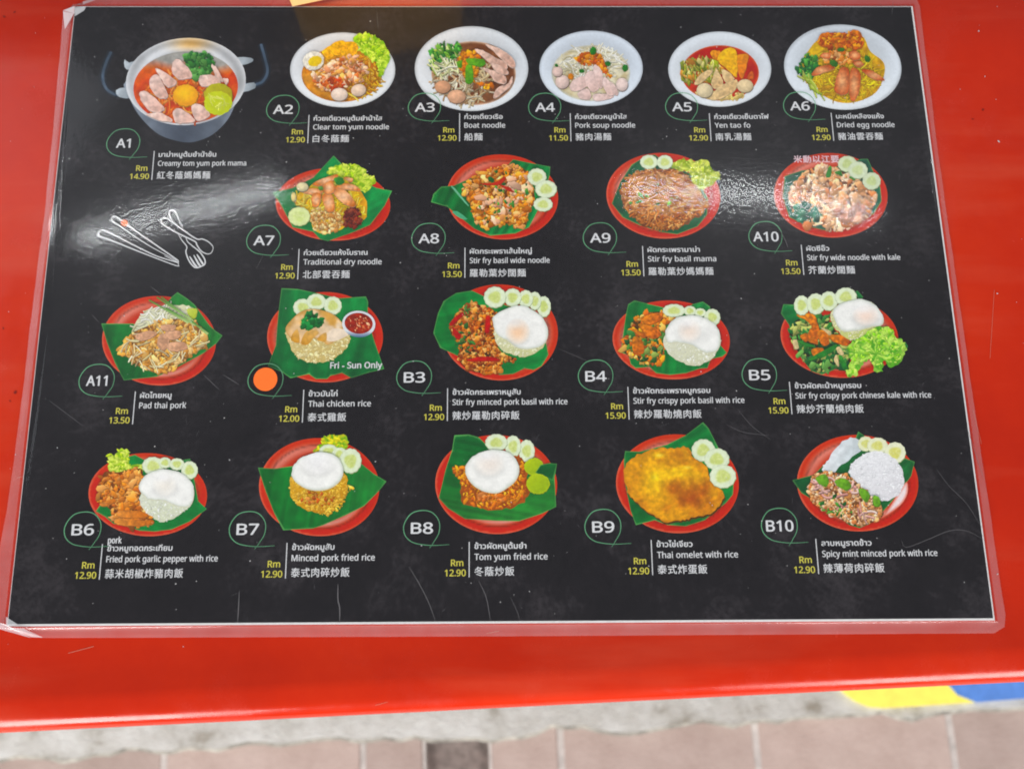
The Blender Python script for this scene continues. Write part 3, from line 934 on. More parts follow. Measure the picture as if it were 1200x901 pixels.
        return s.bits('lettuce_frill', cen + (p - cen) * 0.96, n, size * 0.55, [a, b_, lt, lt * 1.04], asp=(1.5, 3.5), sh=None)
    def piece(s, name, pts, c, c2=None, e=None, n=0.2, sh=True, g=None, ns=18, rad=None):
        if 'yolk' in name or 'lime' in name: n = 0.05
        s.seed += 1
        p = rag(pts, 3.5, 4, s.seed); lo, hi = p.min(0), p.max(0)
        c = np.array(c, float)
        if e is not None: e = (c * 0.86 + np.array(e[0], float) * 0.14, e[1])
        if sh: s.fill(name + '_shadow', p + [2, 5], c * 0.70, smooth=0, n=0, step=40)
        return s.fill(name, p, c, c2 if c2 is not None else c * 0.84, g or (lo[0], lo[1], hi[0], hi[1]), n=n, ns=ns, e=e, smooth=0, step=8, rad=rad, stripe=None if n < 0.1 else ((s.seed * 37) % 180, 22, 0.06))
    def ball(s, cx, cy, rx, ry, c=(236, 208, 186), rot=0, name='fish_ball'):
        s.fill(name + '_shadow', El(cx + 4, cy + 8, rx, ry, rot, 24), np.array(c, float) * 0.5, smooth=0, n=0, step=40)
        return s.fill(name, El(cx, cy, rx, ry, rot, 24), np.array(c, float) * 1.04, np.array(c, float) * 0.76, rad=(cx - rx * .25, cy - ry * .3, rx * 1.5, ry * 1.5), n=0.10, ns=18, smooth=0, step=10)

CH = ((236, 206, 192), (206, 160, 140))   # pale poached meat
GR = [(46, 120, 50), (76, 150, 62), (34, 92, 44), (112, 168, 70)]

# A1
d = Dish('printed steel pot of creamy orange tom yum soup', 110, 35, 5.581)
d.fill('steel_pot', [(222, 330), (245, 470), (320, 590), (430, 690), (560, 735), (660, 738), (780, 690), (880, 590), (935, 470), (990, 340), (600, 200)], (128, 158, 188), fn=lambda x, y, C: np.array((74., 82, 96)) + (np.array((168., 178, 190)) - np.array((74., 82, 96))) * (np.abs((x - 590) / 370) ** 1.3 * (0.6 + 0.4 * vnoise(x / 70, y / 50, 2)))[:, None], n=0.12, ns=60)
def tubeband(dd, name, pts, w, c, c2):
    q = catmull_open(np.array(pts, float), 6)
    t = np.gradient(q, axis=0); t /= np.linalg.norm(t, axis=1)[:, None]
    nn = np.stack([-t[:, 1], t[:, 0]], 1)
    for ww, cc in ((w, c), (w * 0.38, c2)):
        dd.fill(name, np.vstack([q + nn * ww / 2, (q - nn * ww / 2)[::-1]]), cc, smooth=0, n=0.3, ns=60, step=14)
tubeband(d, 'pot_handle', [(205, 425), (150, 430), (85, 390), (62, 310), (85, 220), (118, 150)], 46, (26, 32, 42), (70, 86, 104))
tubeband(d, 'pot_handle', [(1050, 368), (1105, 345), (1138, 280), (1120, 190), (1095, 100)], 46, (26, 32, 42), (74, 92, 112))
for q in ([(205, 200), (235, 222), (310, 200), (240, 268), (205, 250)], [(148, 402), (215, 385), (250, 452), (170, 446)], [(935, 188), (1030, 190), (1042, 214), (965, 238)], [(970, 372), (1048, 350), (1058, 388), (972, 415)]):
    d.fill('handle_bracket', q, (196, 204, 210), (140, 150, 158), (q[0][0], q[0][1], q[2][0], q[2][1]), smooth=2)
def potrim(x, y, C):
    C = np.tile(np.array((204., 206, 209)), (len(x), 1))
    t = np.exp(-(((x - 640) / 120) ** 2 + ((y - 95) / 45) ** 2))[:, None]
    C = C + (np.array((205., 165, 105)) - C) * t
    r_ = np.hypot((x - 605) / 392, (y - 345) / 285)
    return C * (1 + 0.10 * np.sin(r_ * 26) + 0.16 * (vnoise(np.arctan2(y - 345, x - 605) * 3, r_ * 0, 3) - 0.5))[:, None]
d.fill('pot_rim', El(605, 345, 392, 284, -4, 64), (206, 213, 222), smooth=0, n=0.05, ns=80, fn=potrim, step=14)
def soup(x, y, C):
    t = np.clip((y - 190 - 60 * vnoise(x / 120, y / 900, 5)) / 70, 0, 1)[:, None]
    return np.array((168., 166, 160)) + (C - np.array((168., 166, 160))) * t
d.fill('orange_soup', El(604, 384, 342, 236, -3, 56), (226, 104, 40), n=0.16, ns=26, m=(206, 76, 32), ms=70, smooth=0, fn=soup, step=11)
d.strands('noodles', El(590, 440, 260, 150), 120, 90, 9, [(232, 130, 66), (238, 150, 84), (214, 100, 46)], sh=0.8)
d.bits('herbs', [(600, 190), (700, 158), (785, 200), (760, 300), (665, 340), (620, 250)], 130, 20, [(62, 130, 56), (90, 150, 74), (40, 100, 46)], sh=0.6)
for q in ([(525, 212), (570, 205), (650, 310), (560, 330), (515, 280)], [(415, 258), (545, 345), (490, 385), (440, 320)], [(375, 320), (430, 310), (490, 435), (440, 455), (380, 400)],
          [(305, 420), (350, 415), (460, 510), (440, 545), (370, 540), (320, 480)], [(345, 560), (450, 553), (520, 605), (430, 600)], [(525, 540), (580, 525), (665, 600), (600, 618), (540, 612)],
          [(640, 510), (700, 495), (765, 565), (680, 603)], [(700, 312), (790, 308), (830, 355), (710, 375)], [(772, 236), (812, 262), (850, 345), (800, 310)], [(850, 330), (885, 330), (870, 366)]):
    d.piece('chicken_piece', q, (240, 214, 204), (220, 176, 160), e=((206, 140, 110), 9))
d.piece('egg_yolk', El(605, 437, 82, 70, 0, 14), (248, 200, 12), (236, 160, 8), rad=(595, 420, 95, 80))
d.piece('lime_slice', El(818, 432, 92, 74, 0, 14), (196, 192, 44), (170, 160, 30))
d.piece('lime_slice', El(817, 488, 92, 78, 0, 14), (206, 216, 62), (190, 200, 40), e=((170, 180, 30), 9), sh=False)
d.strands('lime_segments', El(817, 488, 60, 50), 14, 60, 6, [(226, 232, 120)], curl=0.1, sh=None)

# A2
d = Dish('printed white bowl of clear tom yum noodles with lettuce', 330, 30, 8)
d.bowl(575, 425, 492, 350, 570, 450, 372, 290, 0)
d.fill('broth', El(565, 470, 375, 255, 0, 48), (214, 150, 70), n=0.3, ns=40, m=(190, 112, 40), ms=90, smooth=0, e=((196, 130, 56), 40))
d.strands('noodles', El(640, 480, 290, 210), 170, 120, 11, [(222, 176, 70), (206, 150, 50), (232, 190, 96), (196, 128, 44)], ang=60, sh=0.75)
for q in ([(385, 250), (470, 200), (520, 260), (450, 325), (420, 315)], [(560, 180), (690, 165), (720, 215), (690, 290), (600, 310)], [(455, 205), (560, 148), (620, 200), (590, 270), (500, 285)], [(560, 250), (640, 240), (660, 300), (590, 325)]):
    d.piece('yellow_wonton', q, (244, 192, 26), (226, 160, 18), n=0.3)
d.bits('minced_pork', [(300, 470), (360, 430), (500, 330), (700, 300), (800, 450), (700, 540), (560, 600), (440, 620), (330, 570)], 210, 26, [(232, 180, 146), (216, 146, 106), (240, 200, 172), (196, 104, 56), (222, 160, 90)], asp=(1.2, 2.4), sh=0.6)
d.bits('chilli_oil', El(480, 560, 110, 60), 30, 18, [(176, 62, 24), (200, 90, 34)], sh=0.7)
d.lettuce([(680, 130), (760, 90), (860, 100), (930, 150), (1005, 240), (1010, 330), (960, 460), (920, 500), (890, 380), (800, 300), (740, 250)], n=110, size=24)
d.piece('boiled_egg', El(302, 345, 100, 85, -15, 16), (246, 244, 234), (222, 216, 200))
d.piece('egg_yolk', El(318, 350, 66, 48, -20, 14), (236, 214, 40), (214, 180, 20), sh=False)
d.ball(545, 660, 78, 60, (244, 224, 208)); d.ball(725, 620, 70, 56, (240, 214, 192), -12)

# A3
d = Dish('printed white bowl of boat noodles with sliced pork', 475, 25, 7.5)
d.bowl(582, 425, 498, 372, 600, 470, 372, 290)
d.fill('broth', El(600, 465, 372, 280, 3, 48), (150, 96, 62), n=0.25, ns=50, m=(118, 70, 44), ms=80, smooth=0, e=((214, 184, 160), 24))
d.strands('noodles', El(520, 520, 260, 200), 170, 130, 11, [(228, 212, 176), (214, 192, 150), (236, 224, 198), (196, 160, 120)], sh=0.72)
d.bits('green_vegetables', [(225, 430), (260, 250), (420, 215), (490, 240), (470, 320), (380, 380), (300, 450)], 110, 26, GR + [(170, 196, 90), (200, 214, 150)], asp=(1.6, 3.5), ang=50, sh=0.6)
d.strands('bean_sprouts', El(350, 420, 110, 60), 30, 100, 12, [(220, 224, 170), (236, 236, 206)], curl=.4, sh=0.6)
d.bits('fried_garlic', [(490, 300), (640, 290), (660, 380), (620, 540), (760, 560), (740, 610), (620, 560), (500, 470)], 90, 22, [(222, 140, 30), (236, 164, 50), (200, 110, 24)], sh=0.6)
for q in ([(610, 265), (680, 270), (790, 330), (880, 370), (890, 430), (800, 440), (720, 360)], [(680, 420), (780, 450), (880, 500), (880, 560), (800, 550), (740, 480)], [(700, 210), (860, 270), (950, 350), (960, 420), (900, 400), (800, 300)], [(820, 590), (890, 570), (940, 500), (930, 570), (860, 640), (790, 690), (775, 660)], [(760, 380), (880, 430), (900, 480), (800, 460)]):
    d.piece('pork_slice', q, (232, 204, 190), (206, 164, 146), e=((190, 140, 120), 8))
for q in ([(535, 405), (590, 400), (595, 540), (530, 545)], [(455, 370), (500, 360), (490, 420), (460, 410)], [(540, 340), (690, 350), (680, 410), (560, 390)]):
    d.piece('spring_onion', q, (122, 186, 62), (84, 150, 50))
d.ball(330, 590, 70, 56, (222, 170, 136)); d.ball(452, 675, 80, 60, (230, 182, 150))

# A4
d = Dish('printed white bowl of pork soup noodles', 620, 25, 8)
d.bowl(580, 450, 484, 352, 580, 480, 370, 280, tint=(224, 232, 241))
d.fill('broth', El(578, 495, 368, 262, 0, 48), (226, 218, 190), n=0.12, ns=40, m=(206, 190, 150), ms=80, smooth=0, e=((206, 206, 196), 30))
d.strands('noodles', El(600, 400, 290, 150), 190, 120, 11, [(238, 232, 208), (226, 216, 180), (244, 240, 224)], sh=0.84)
d.bits('fried_garlic', [(450, 370), (520, 305), (660, 330), (720, 450), (790, 570), (720, 520), (640, 420), (520, 420)], 70, 22, [(216, 120, 40), (232, 150, 60), (196, 90, 30)], sh=0.7)
for q in ([(375, 620), (430, 550), (520, 530), (560, 600), (470, 660), (400, 660)], [(450, 690), (540, 640), (580, 700), (560, 745), (490, 740)], [(600, 700), (700, 690), (790, 710), (740, 740), (620, 755)], [(690, 540), (740, 560), (800, 690), (740, 700), (690, 620)], [(745, 580), (790, 600), (835, 680), (800, 700)], [(520, 520), (600, 480), (660, 600), (620, 670), (560, 650)], [(600, 440), (640, 430), (685, 510), (680, 640), (640, 600)]):
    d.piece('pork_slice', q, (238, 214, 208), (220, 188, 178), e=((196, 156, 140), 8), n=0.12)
d.ball(310, 580, 64, 64, (240, 214, 204)); d.ball(265, 485, 48, 46, (236, 208, 198)); d.ball(868, 605, 56, 62, (240, 218, 210))
d.piece('carrot_cube', El(390, 530, 26, 28, 0, 10), (224, 140, 60))
for q in (El(598, 290, 30, 36, 20, 10), El(735, 410, 26, 22, 0, 10), El(897, 450, 26, 32, 0, 10), El(492, 478, 24, 16, 0, 10), El(255, 425, 16, 12, 0, 10)):
    d.piece('coriander_leaf', q, (52, 140, 50), (40, 110, 40))

# A5
d = Dish('printed white bowl of red yen tao fo soup', 770, 25, 8)
d.bowl(584, 458, 482, 352, 588, 495, 368, 262)
d.fill('red_soup', El(588, 494, 364, 260, 0, 48), (206, 64, 28), n=0.12, ns=60, m=(190, 44, 18), ms=90, smooth=0, e=((222, 120, 80), 16))
d.bits('morning_glory', [(222, 480), (240, 390), (300, 390), (420, 350), (560, 400), (620, 480), (520, 560), (360, 600), (270, 580)], 120, 26, [(140, 150, 50), (170, 170, 80), (110, 120, 44), (190, 130, 60), (200, 190, 120)], asp=(1.8, 4), ang=70, sh=0.6)
d.bits('broth_bottom', [(360, 680), (500, 720), (700, 745), (820, 690), (700, 690), (500, 690)], 40, 22, [(206, 180, 110), (220, 190, 130)], sh=0.8)
d.piece('fried_wonton', [(500, 295), (580, 290), (600, 340), (560, 375), (510, 350)], (236, 160, 30), (220, 130, 26))
d.piece('fried_wonton', [(750, 330), (850, 330), (830, 440), (800, 540), (770, 530), (740, 420)], (240, 160, 26), (224, 120, 24))
d.piece('fried_wonton', [(560, 370), (630, 272), (730, 278), (745, 420), (742, 530), (700, 510), (640, 450)], (246, 198, 20), (232, 170, 16))
FB = (230, 206, 160)
for q in ([(345, 605), (390, 520), (490, 465), (510, 490), (430, 575)], [(505, 600), (535, 480), (560, 465), (615, 590), (540, 645)], [(600, 480), (640, 470), (720, 550), (640, 585)], [(490, 740), (570, 630), (700, 570), (750, 570), (720, 660), (600, 735)]):
    d.piece('fish_cake', q, FB, (206, 168, 120), e=((200, 150, 100), 9))
d.ball(442, 660, 76, 68, (236, 218, 180)); d.ball(820, 618, 76, 62, (238, 214, 172))
d.piece('prawn_tip', [(840, 540), (880, 480), (905, 540), (870, 560)], (224, 110, 60))

# A6
d = Dish('printed white bowl of yellow dried egg noodles with red pork', 905, 20, 7.273)
d.bowl(596, 436, 500, 362, 590, 440, 372, 310, 4, tint=(226, 232, 238))
d.fill('noodle_nest', [(220, 440), (300, 300), (420, 190), (740, 160), (830, 300), (940, 390), (950, 500), (880, 650), (720, 730), (560, 735), (400, 660), (280, 560)], (222, 182, 40), n=0.25, ns=24, m=(200, 150, 24), ms=60)
d.strands('egg_noodles', El(610, 500, 310, 210, 5), 300, 90, 8, [(234, 200, 50), (220, 180, 36), (244, 214, 80), (200, 150, 24)], sh=0.75)
d.bits('kale', [(225, 430), (290, 320), (380, 380), (350, 470), (320, 550), (240, 500)], 70, 24, GR, sh=0.6)
d.strands('kale_stems', [(250, 520), (310, 540), (420, 660), (380, 670)], 14, 120, 12, [(196, 206, 110), (170, 190, 80)], curl=.2, ang=55, sh=0.7)
for q in ([(390, 250), (400, 165), (480, 145), (520, 200), (480, 265)], [(470, 160), (560, 145), (640, 160), (600, 230), (520, 240)], [(630, 170), (690, 122), (750, 150), (770, 250), (700, 290), (650, 250)], [(520, 215), (600, 200), (660, 250), (600, 295), (540, 280)], [(660, 200), (720, 190), (740, 260), (680, 300)]):
    d.piece('crispy_wonton', q, (228, 142, 36), (190, 88, 24), n=0.42, ns=22)
d.bits('wonton_crumbs', [(390, 250), (420, 170), (690, 140), (760, 250), (600, 290)], 60, 16, [(236, 160, 50), (196, 96, 28), (176, 74, 24)], asp=(1.4, 3), sh=0.8)
d.bits('minced_pork', El(560, 360, 130, 60), 60, 20, [(222, 140, 70), (206, 110, 50), (232, 170, 110)], sh=0.65)
for q in ([(330, 500), (380, 440), (500, 425), (520, 450), (400, 500), (345, 515)], [(520, 600), (560, 470), (600, 440), (645, 470), (640, 640), (600, 675), (540, 660)], [(650, 560), (665, 450), (730, 470), (745, 570), (710, 700), (670, 730), (648, 660)], [(750, 470), (820, 465), (930, 530), (935, 555), (860, 545)], [(400, 350), (430, 320), (490, 330), (470, 370)], [(640, 320), (690, 300), (740, 330), (730, 375), (670, 375)], [(680, 400), (740, 390), (770, 420), (720, 440)]):
    cx_, cy_ = np.mean(q, 0)
    d.piece('red_pork_slice', q, (236, 178, 130), (196, 86, 44), rad=(cx_, cy_, np.ptp(np.array(q)[:, 0]) * .62, np.ptp(np.array(q)[:, 1]) * .62, 1.2))
for q in (El(575, 292, 32, 16, 0, 10), El(515, 408, 34, 26, 30, 10), El(800, 370, 22, 30, -30, 10)):
    d.piece('coriander_leaf', q, (80, 136, 50), (50, 110, 40))

# A7
d = Dish('printed red plate of traditional dry noodles on banana leaf', 310, 175, 7.5)
d.plate(605, 490, 502, 318, 2, (-0.7, -0.7))
d.leaf([(75, 385), (250, 345), (430, 255), (610, 62), (665, 120), (800, 260), (985, 345), (1122, 372), (1060, 500), (930, 670), (780, 735), (560, 812), (490, 795), (430, 730), (250, 690), (150, 500)], (20, 120, 60), (40, 150, 78), (100, 400, 1000, 500))
d.lettuce([(560, 230), (590, 165), (700, 140), (830, 150), (920, 230), (975, 290), (900, 380), (800, 340), (650, 250)], (170, 204, 60), ((190, 214, 70), (166, 200, 58), (206, 224, 100), (140, 184, 46)), 90, 24)
d.fill('noodle_heap', rag([(240, 430), (330, 380), (450, 290), (600, 240), (760, 300), (880, 420), (900, 600), (760, 640), (680, 700), (540, 745), (440, 720), (380, 560), (290, 500)], 12, 4, 3), (232, 190, 70), n=0.2, ns=30, m=(220, 160, 50), ms=80, smooth=0)
d.strands('egg_noodles', [(260, 420), (380, 370), (600, 300), (800, 380), (890, 600), (800, 560), (650, 600), (420, 560)], 160, 90, 10, [(240, 206, 70), (228, 186, 50), (246, 220, 110)], sh=0.78)
d.bits('ground_peanut', [(420, 540), (600, 540), (690, 640), (640, 720), (520, 745), (430, 700)], 150, 18, [(226, 186, 120), (212, 160, 96), (240, 208, 150), (196, 136, 76)], sh=0.7)
d.bits('chilli_flakes', [(690, 640), (720, 530), (820, 520), (860, 640), (800, 690), (710, 690)], 90, 16, [(120, 40, 26), (146, 54, 34), (90, 28, 20), (166, 80, 56)], sh=0.5)
for q in ([(430, 310), (620, 235), (640, 260), (500, 330)], [(330, 370), (430, 350), (520, 380), (470, 410), (360, 395)], [(575, 340), (680, 350), (770, 430), (800, 510), (720, 500), (640, 430)], [(690, 310), (790, 320), (850, 370), (780, 370), (640, 345)], [(430, 400), (500, 410), (480, 510), (420, 500)], [(510, 420), (590, 400), (620, 540), (550, 550)], [(520, 330), (600, 290), (620, 380), (540, 400)], [(700, 260), (780, 265), (760, 300)]):
    cx_, cy_ = np.mean(q, 0)
    d.piece('red_pork_slice', q, (240, 196, 160), (216, 124, 60), rad=(cx_, cy_, np.ptp(np.array(q)[:, 0]) * .6, np.ptp(np.array(q)[:, 1]) * .6, 1.2))
d.ball(338, 342, 52, 40, (232, 220, 176)); d.ball(262, 430, 22, 40, (238, 220, 150))
d.piece('coriander_leaf', [(615, 270), (690, 260), (695, 310), (640, 320)], (90, 170, 70), (40, 120, 50)); d.piece('coriander_leaf', El(498, 352, 22, 16, 0, 9), (110, 170, 80))
d.cuc(310, 600, 95, 82, (222, 232, 170), (206, 220, 140))

# A8
d = Dish('printed red plate of stir fried wide noodles with basil', 500, 175, 7.5)
d.plate(665, 425, 490, 372, 3, (-0.8, -0.65))
d.leaf([(40, 470), (60, 400), (130, 335), (240, 325), (400, 255), (720, 140), (760, 95), (900, 125), (1085, 160), (1080, 240), (1000, 500), (900, 690), (780, 745), (560, 765), (420, 705), (180, 510)], (18, 110, 52), (38, 142, 72), (200, 300, 700, 800), (25, 30, 0.2))
d.fill('leaf_sheen', [(215, 335), (250, 350), (370, 500), (340, 480)], (120, 190, 150), smooth=2); d.fill('leaf_sheen', [(225, 560), (270, 550), (360, 620), (300, 615)], (90, 176, 130), smooth=2)
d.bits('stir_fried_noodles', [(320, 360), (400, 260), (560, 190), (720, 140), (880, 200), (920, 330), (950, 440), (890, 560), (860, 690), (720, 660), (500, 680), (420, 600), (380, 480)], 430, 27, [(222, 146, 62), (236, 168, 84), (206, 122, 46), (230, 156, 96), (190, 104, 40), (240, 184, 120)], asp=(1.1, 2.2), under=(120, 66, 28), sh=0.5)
d.bits('pork_bits', [(420, 320), (600, 300), (880, 240), (880, 400), (620, 640), (500, 640), (460, 400)], 26, 34, [(240, 192, 160), (232, 176, 140)], asp=(1.3, 2.2), sh=0.6)
d.bits('basil_leaves', [(400, 240), (620, 170), (850, 230), (900, 400), (800, 580), (600, 680), (480, 600), (440, 330)], 24, 18, GR, asp=(1.2, 2.4), sh=0.7)
for q in ([(460, 310), (600, 300), (680, 250), (690, 280), (620, 320)], [(640, 320), (720, 340), (770, 385), (700, 360)]): d.piece('chilli_strip', q, (214, 62, 34))
d.cuc(968, 252, 82, 74); d.cuc(1048, 358, 94, 76); d.cuc(1022, 492, 84, 62)

# A9
d = Dish('printed red plate of stir fried basil mama noodles', 700, 170, 7.5)
d.plate(578, 452, 500, 375, 4, (-0.9, -0.4))
d.leaf([(380, 130), (500, 90), (620, 170), (860, 280), (970, 480), (960, 620), (880, 720), (700, 790), (560, 770), (370, 710), (220, 640), (125, 520), (200, 330), (300, 180)], (22, 86, 52), (30, 104, 60), None, (40, 40, .12))
d.lettuce([(640, 180), (720, 130), (820, 140), (960, 150), (1010, 220), (1085, 265), (1040, 330), (900, 400), (830, 350), (800, 240), (700, 240)], (186, 200, 70), ((200, 210, 80), (176, 194, 66), (214, 220, 110), (150, 176, 54)), 80, 26)
d.fill('noodle_shade', rag([(205, 400), (300, 270), (420, 225), (700, 230), (840, 340), (970, 520), (900, 620), (820, 680), (700, 740), (520, 745), (400, 710), (260, 590), (215, 520)], 14, 4, 1), (132, 74, 34), n=0.3, ns=30, smooth=0)
d.strands('mama_noodles', [(220, 400), (310, 280), (430, 235), (690, 240), (830, 350), (950, 520), (880, 610), (800, 660), (690, 720), (520, 730), (410, 690), (270, 570)], 900, 80, 10, [(216, 134, 66), (228, 152, 82), (200, 114, 52), (186, 98, 44), (236, 170, 104)], curl=1.5, sh=0.55)
d.bits('basil_leaves', [(250, 530), (420, 420), (650, 300), (700, 500), (430, 540)], 9, 18, GR, asp=(1.2, 2.4), sh=0.7)
d.cuc(450, 158, 78, 62); d.cuc(590, 160, 70, 62)

# A10
d = Dish('printed red plate of stir fried wide noodles with kale', 895, 170, 7.5)
d.plate(585, 448, 498, 370, 3, (-0.6, -0.8))
d.leaf([(180, 280), (330, 230), (620, 200), (850, 130), (910, 130), (960, 240), (1020, 380), (1030, 500), (960, 610), (780, 690), (560, 760), (380, 720), (220, 640), (165, 460)], (34, 92, 70), (44, 104, 80), None, (30, 40, .12))
d.bits('wide_noodles', [(220, 440), (320, 280), (450, 200), (620, 210), (800, 300), (950, 400), (970, 520), (900, 640), (760, 700), (620, 760), (480, 700), (400, 740), (360, 680), (420, 560), (260, 600)], 260, 34, [(222, 164, 118), (232, 182, 140), (206, 144, 96), (212, 130, 80), (240, 200, 168)], asp=(1.2, 2.6), under=(110, 70, 54), sh=0.55)
d.bits('kale_pieces', [(260, 560), (420, 540), (480, 640), (440, 680), (300, 660)], 30, 34, [(40, 110, 84), (60, 130, 96), (30, 84, 64)], sh=0.6)
d.bits('meat_slices', [(640, 560), (880, 560), (900, 650), (800, 680), (650, 640)], 24, 40, [(176, 120, 96), (160, 100, 80), (190, 140, 112)], sh=0.6)
for q in ([(540, 280), (570, 195), (590, 210), (575, 285)], [(620, 250), (670, 235), (680, 280)], [(740, 290), (800, 290), (790, 315)]): d.piece('spring_onion', q, (90, 160, 70), (50, 120, 56))
d.cuc(728, 175, 84, 70, (216, 226, 190), (186, 200, 130)); d.cuc(820, 230, 86, 76, (216, 226, 196), (196, 210, 150)); d.cuc(940, 325, 80, 76, (214, 224, 192), (192, 206, 140))

# A11
d = Dish('printed red plate of pad thai with pork on banana leaf', 110, 335, 7.5)
d.plate(578, 485, 500, 392, 2, (-0.75, -0.65))
d.leaf([(690, 100), (740, 60), (830, 120), (890, 170), (1020, 350), (1075, 400), (1135, 440), (1080, 510), (960, 600), (700, 740), (560, 800), (270, 832), (190, 680), (120, 500), (72, 335), (350, 335), (450, 380)], (22, 100, 44), (56, 140, 62), None, (15, 30, .12))
d.fill('bean_sprout_heap', rag([(345, 400), (380, 310), (420, 260), (520, 195), (720, 180), (840, 175), (905, 230), (890, 290), (800, 310), (600, 330), (430, 380)], 10, 4, 2), (222, 220, 184), n=0.15, ns=30, smooth=0)
d.strands('bean_sprouts', [(360, 380), (420, 260), (540, 200), (760, 190), (840, 250), (640, 320)], 60, 90, 10, [(236, 234, 206), (216, 214, 170), (240, 236, 216)], curl=.6, sh=0.75)
d.piece('lime_wedge', [(820, 210), (905, 205), (910, 260), (870, 300), (840, 260)], (206, 216, 110), (176, 190, 70))
d.bits('pad_thai_noodles', [(240, 570), (330, 430), (450, 370), (640, 300), (850, 310), (960, 390), (980, 530), (880, 600), (780, 680), (640, 760), (560, 770), (400, 710), (320, 640), (250, 610)], 330, 26, [(226, 178, 106), (236, 196, 134), (210, 152, 78), (230, 170, 88), (196, 134, 66)], asp=(1.2, 2.6), under=(150, 100, 56), sh=0.6)
d.strands('sprout_strands', [(260, 560), (450, 380), (900, 380), (960, 540), (600, 740), (400, 700)], 46, 110, 9, [(240, 222, 180), (232, 206, 156)], curl=.4, sh=0.65)
for q in ([(380, 430), (500, 400), (560, 430), (470, 480), (390, 480)], [(580, 440), (680, 430), (640, 560), (570, 540)], [(640, 400), (770, 410), (740, 470), (660, 470)], [(660, 510), (790, 500), (830, 550), (740, 580), (660, 560)], [(600, 350), (720, 350), (700, 400), (610, 390)]):
    d.piece('pork_slice', q, (218, 172, 140), (200, 150, 118), e=((186, 132, 98), 8))
for a, b in (((560, 105), (860, 300)), ((600, 105), (880, 320)), ((490, 130), (840, 330)), ((640, 200), (900, 350)), ((860, 310), (1010, 430))):
    a, b = np.array(a, float), np.array(b, float); t = (b - a) / np.linalg.norm(b - a); nn = np.array([-t[1], t[0]]) * 11
    d.fill('spring_onion', [a + nn * .5, b + nn, b - nn, a - nn * .5], (86, 146, 62), (200, 214, 150), (a[0], a[1], b[0] + 40, b[1] + 40), smooth=0)

# chicken rice
d = Dish('printed banana leaf and plate of chicken rice with chilli sauce', 305, 330, 7.5)
d.plate(572, 492, 508, 396, 0, (-0.9, 0.1))
d.leaf([(190, 62), (330, 70), (500, 105), (700, 150), (930, 135), (950, 180), (945, 330), (1010, 540), (1090, 770), (960, 800), (800, 850), (720, 805), (620, 830), (590, 858), (490, 858), (430, 815), (330, 838), (270, 850), (190, 795), (70, 745), (140, 560), (160, 300)], (20, 104, 52), (36, 132, 66), (300, 800, 600, 100), (10, 60, .12))
d.cuc(378, 232, 84, 76); d.cuc(495, 182, 84, 70); d.cuc(640, 215, 78, 80)
d.rice([(225, 440), (300, 330), (500, 260), (700, 350), (780, 440), (790, 520), (740, 610), (600, 700), (480, 715), (360, 690), (280, 600), (250, 520)], (232, 216, 164), (206, 184, 122), 330, 12)
d.fill('poached_chicken', [(225, 420), (270, 350), (360, 270), (480, 245), (620, 280), (700, 340), (770, 440), (700, 500), (600, 560), (540, 520), (440, 500), (380, 560), (330, 530), (260, 490)], (228, 190, 142), (240, 218, 190), (250, 500, 720, 400), n=0.16, ns=60, m=(214, 164, 90), ms=110, e=((206, 160, 96), 14))
d.fill('chicken_slice', [(570, 500), (640, 420), (760, 430), (780, 470), (650, 530)], (240, 222, 200), n=0.08)
for q in ([(270, 500), (330, 420), (350, 530), (310, 540)], [(360, 540), (420, 430), (520, 450), (470, 500), (420, 560)], [(500, 510), (580, 450), (580, 530)]): d.fill('soy_glaze', q, (206, 148, 64), (222, 176, 106), (q[0][0], q[0][1] + 30, q[1][0], q[1][1]), n=0.12, smooth=3)
d.bits('coriander_sprig', [(375, 360), (400, 305), (480, 290), (560, 345), (500, 380), (410, 425), (380, 400)], 40, 26, [(24, 120, 52), (44, 150, 70), (20, 96, 44)], sh=0.7)
d.fill('sauce_dish', El(868, 378, 146, 116, 5, 40), (222, 226, 230), (70, 100, 140), (868, 440, 868, 500), n=0.05, smooth=0)
d.fill('chilli_sauce', El(868, 372, 124, 92, 5, 36), (168, 52, 26), n=0.25, ns=24, m=(136, 34, 18), ms=40, smooth=0)
d.bits('chilli_seeds', El(868, 374, 105, 72), 34, 9, [(222, 120, 80), (236, 170, 130)], asp=(1.5, 3), ang=50, sh=None)

# B3
d = Dish('printed red plate of minced pork basil with rice and egg', 500, 328, 7.5)
d.plate(645, 465, 508, 420, 3, (0.9, 0.1))
d.leaf([(150, 190), (260, 120), (400, 98), (500, 145), (620, 200), (900, 300), (1050, 560), (1070, 660), (1010, 760), (940, 795), (860, 780), (760, 830), (640, 838), (560, 815), (240, 655), (120, 600), (60, 470), (100, 300)], (16, 122, 54), (30, 150, 74), None, (80, 40, .1))
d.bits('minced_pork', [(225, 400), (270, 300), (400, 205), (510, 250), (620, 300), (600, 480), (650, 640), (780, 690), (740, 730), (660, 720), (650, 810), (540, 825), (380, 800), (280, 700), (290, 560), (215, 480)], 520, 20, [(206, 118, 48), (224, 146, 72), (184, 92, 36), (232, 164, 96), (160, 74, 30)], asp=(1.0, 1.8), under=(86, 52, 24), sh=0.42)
d.bits('basil_leaves', [(250, 560), (340, 230), (480, 210), (480, 620), (700, 700), (600, 660), (460, 680), (300, 600)], 22, 20, [(40, 96, 44), (64, 120, 54), (100, 140, 64)], asp=(1.3, 2.4), sh=0.6)
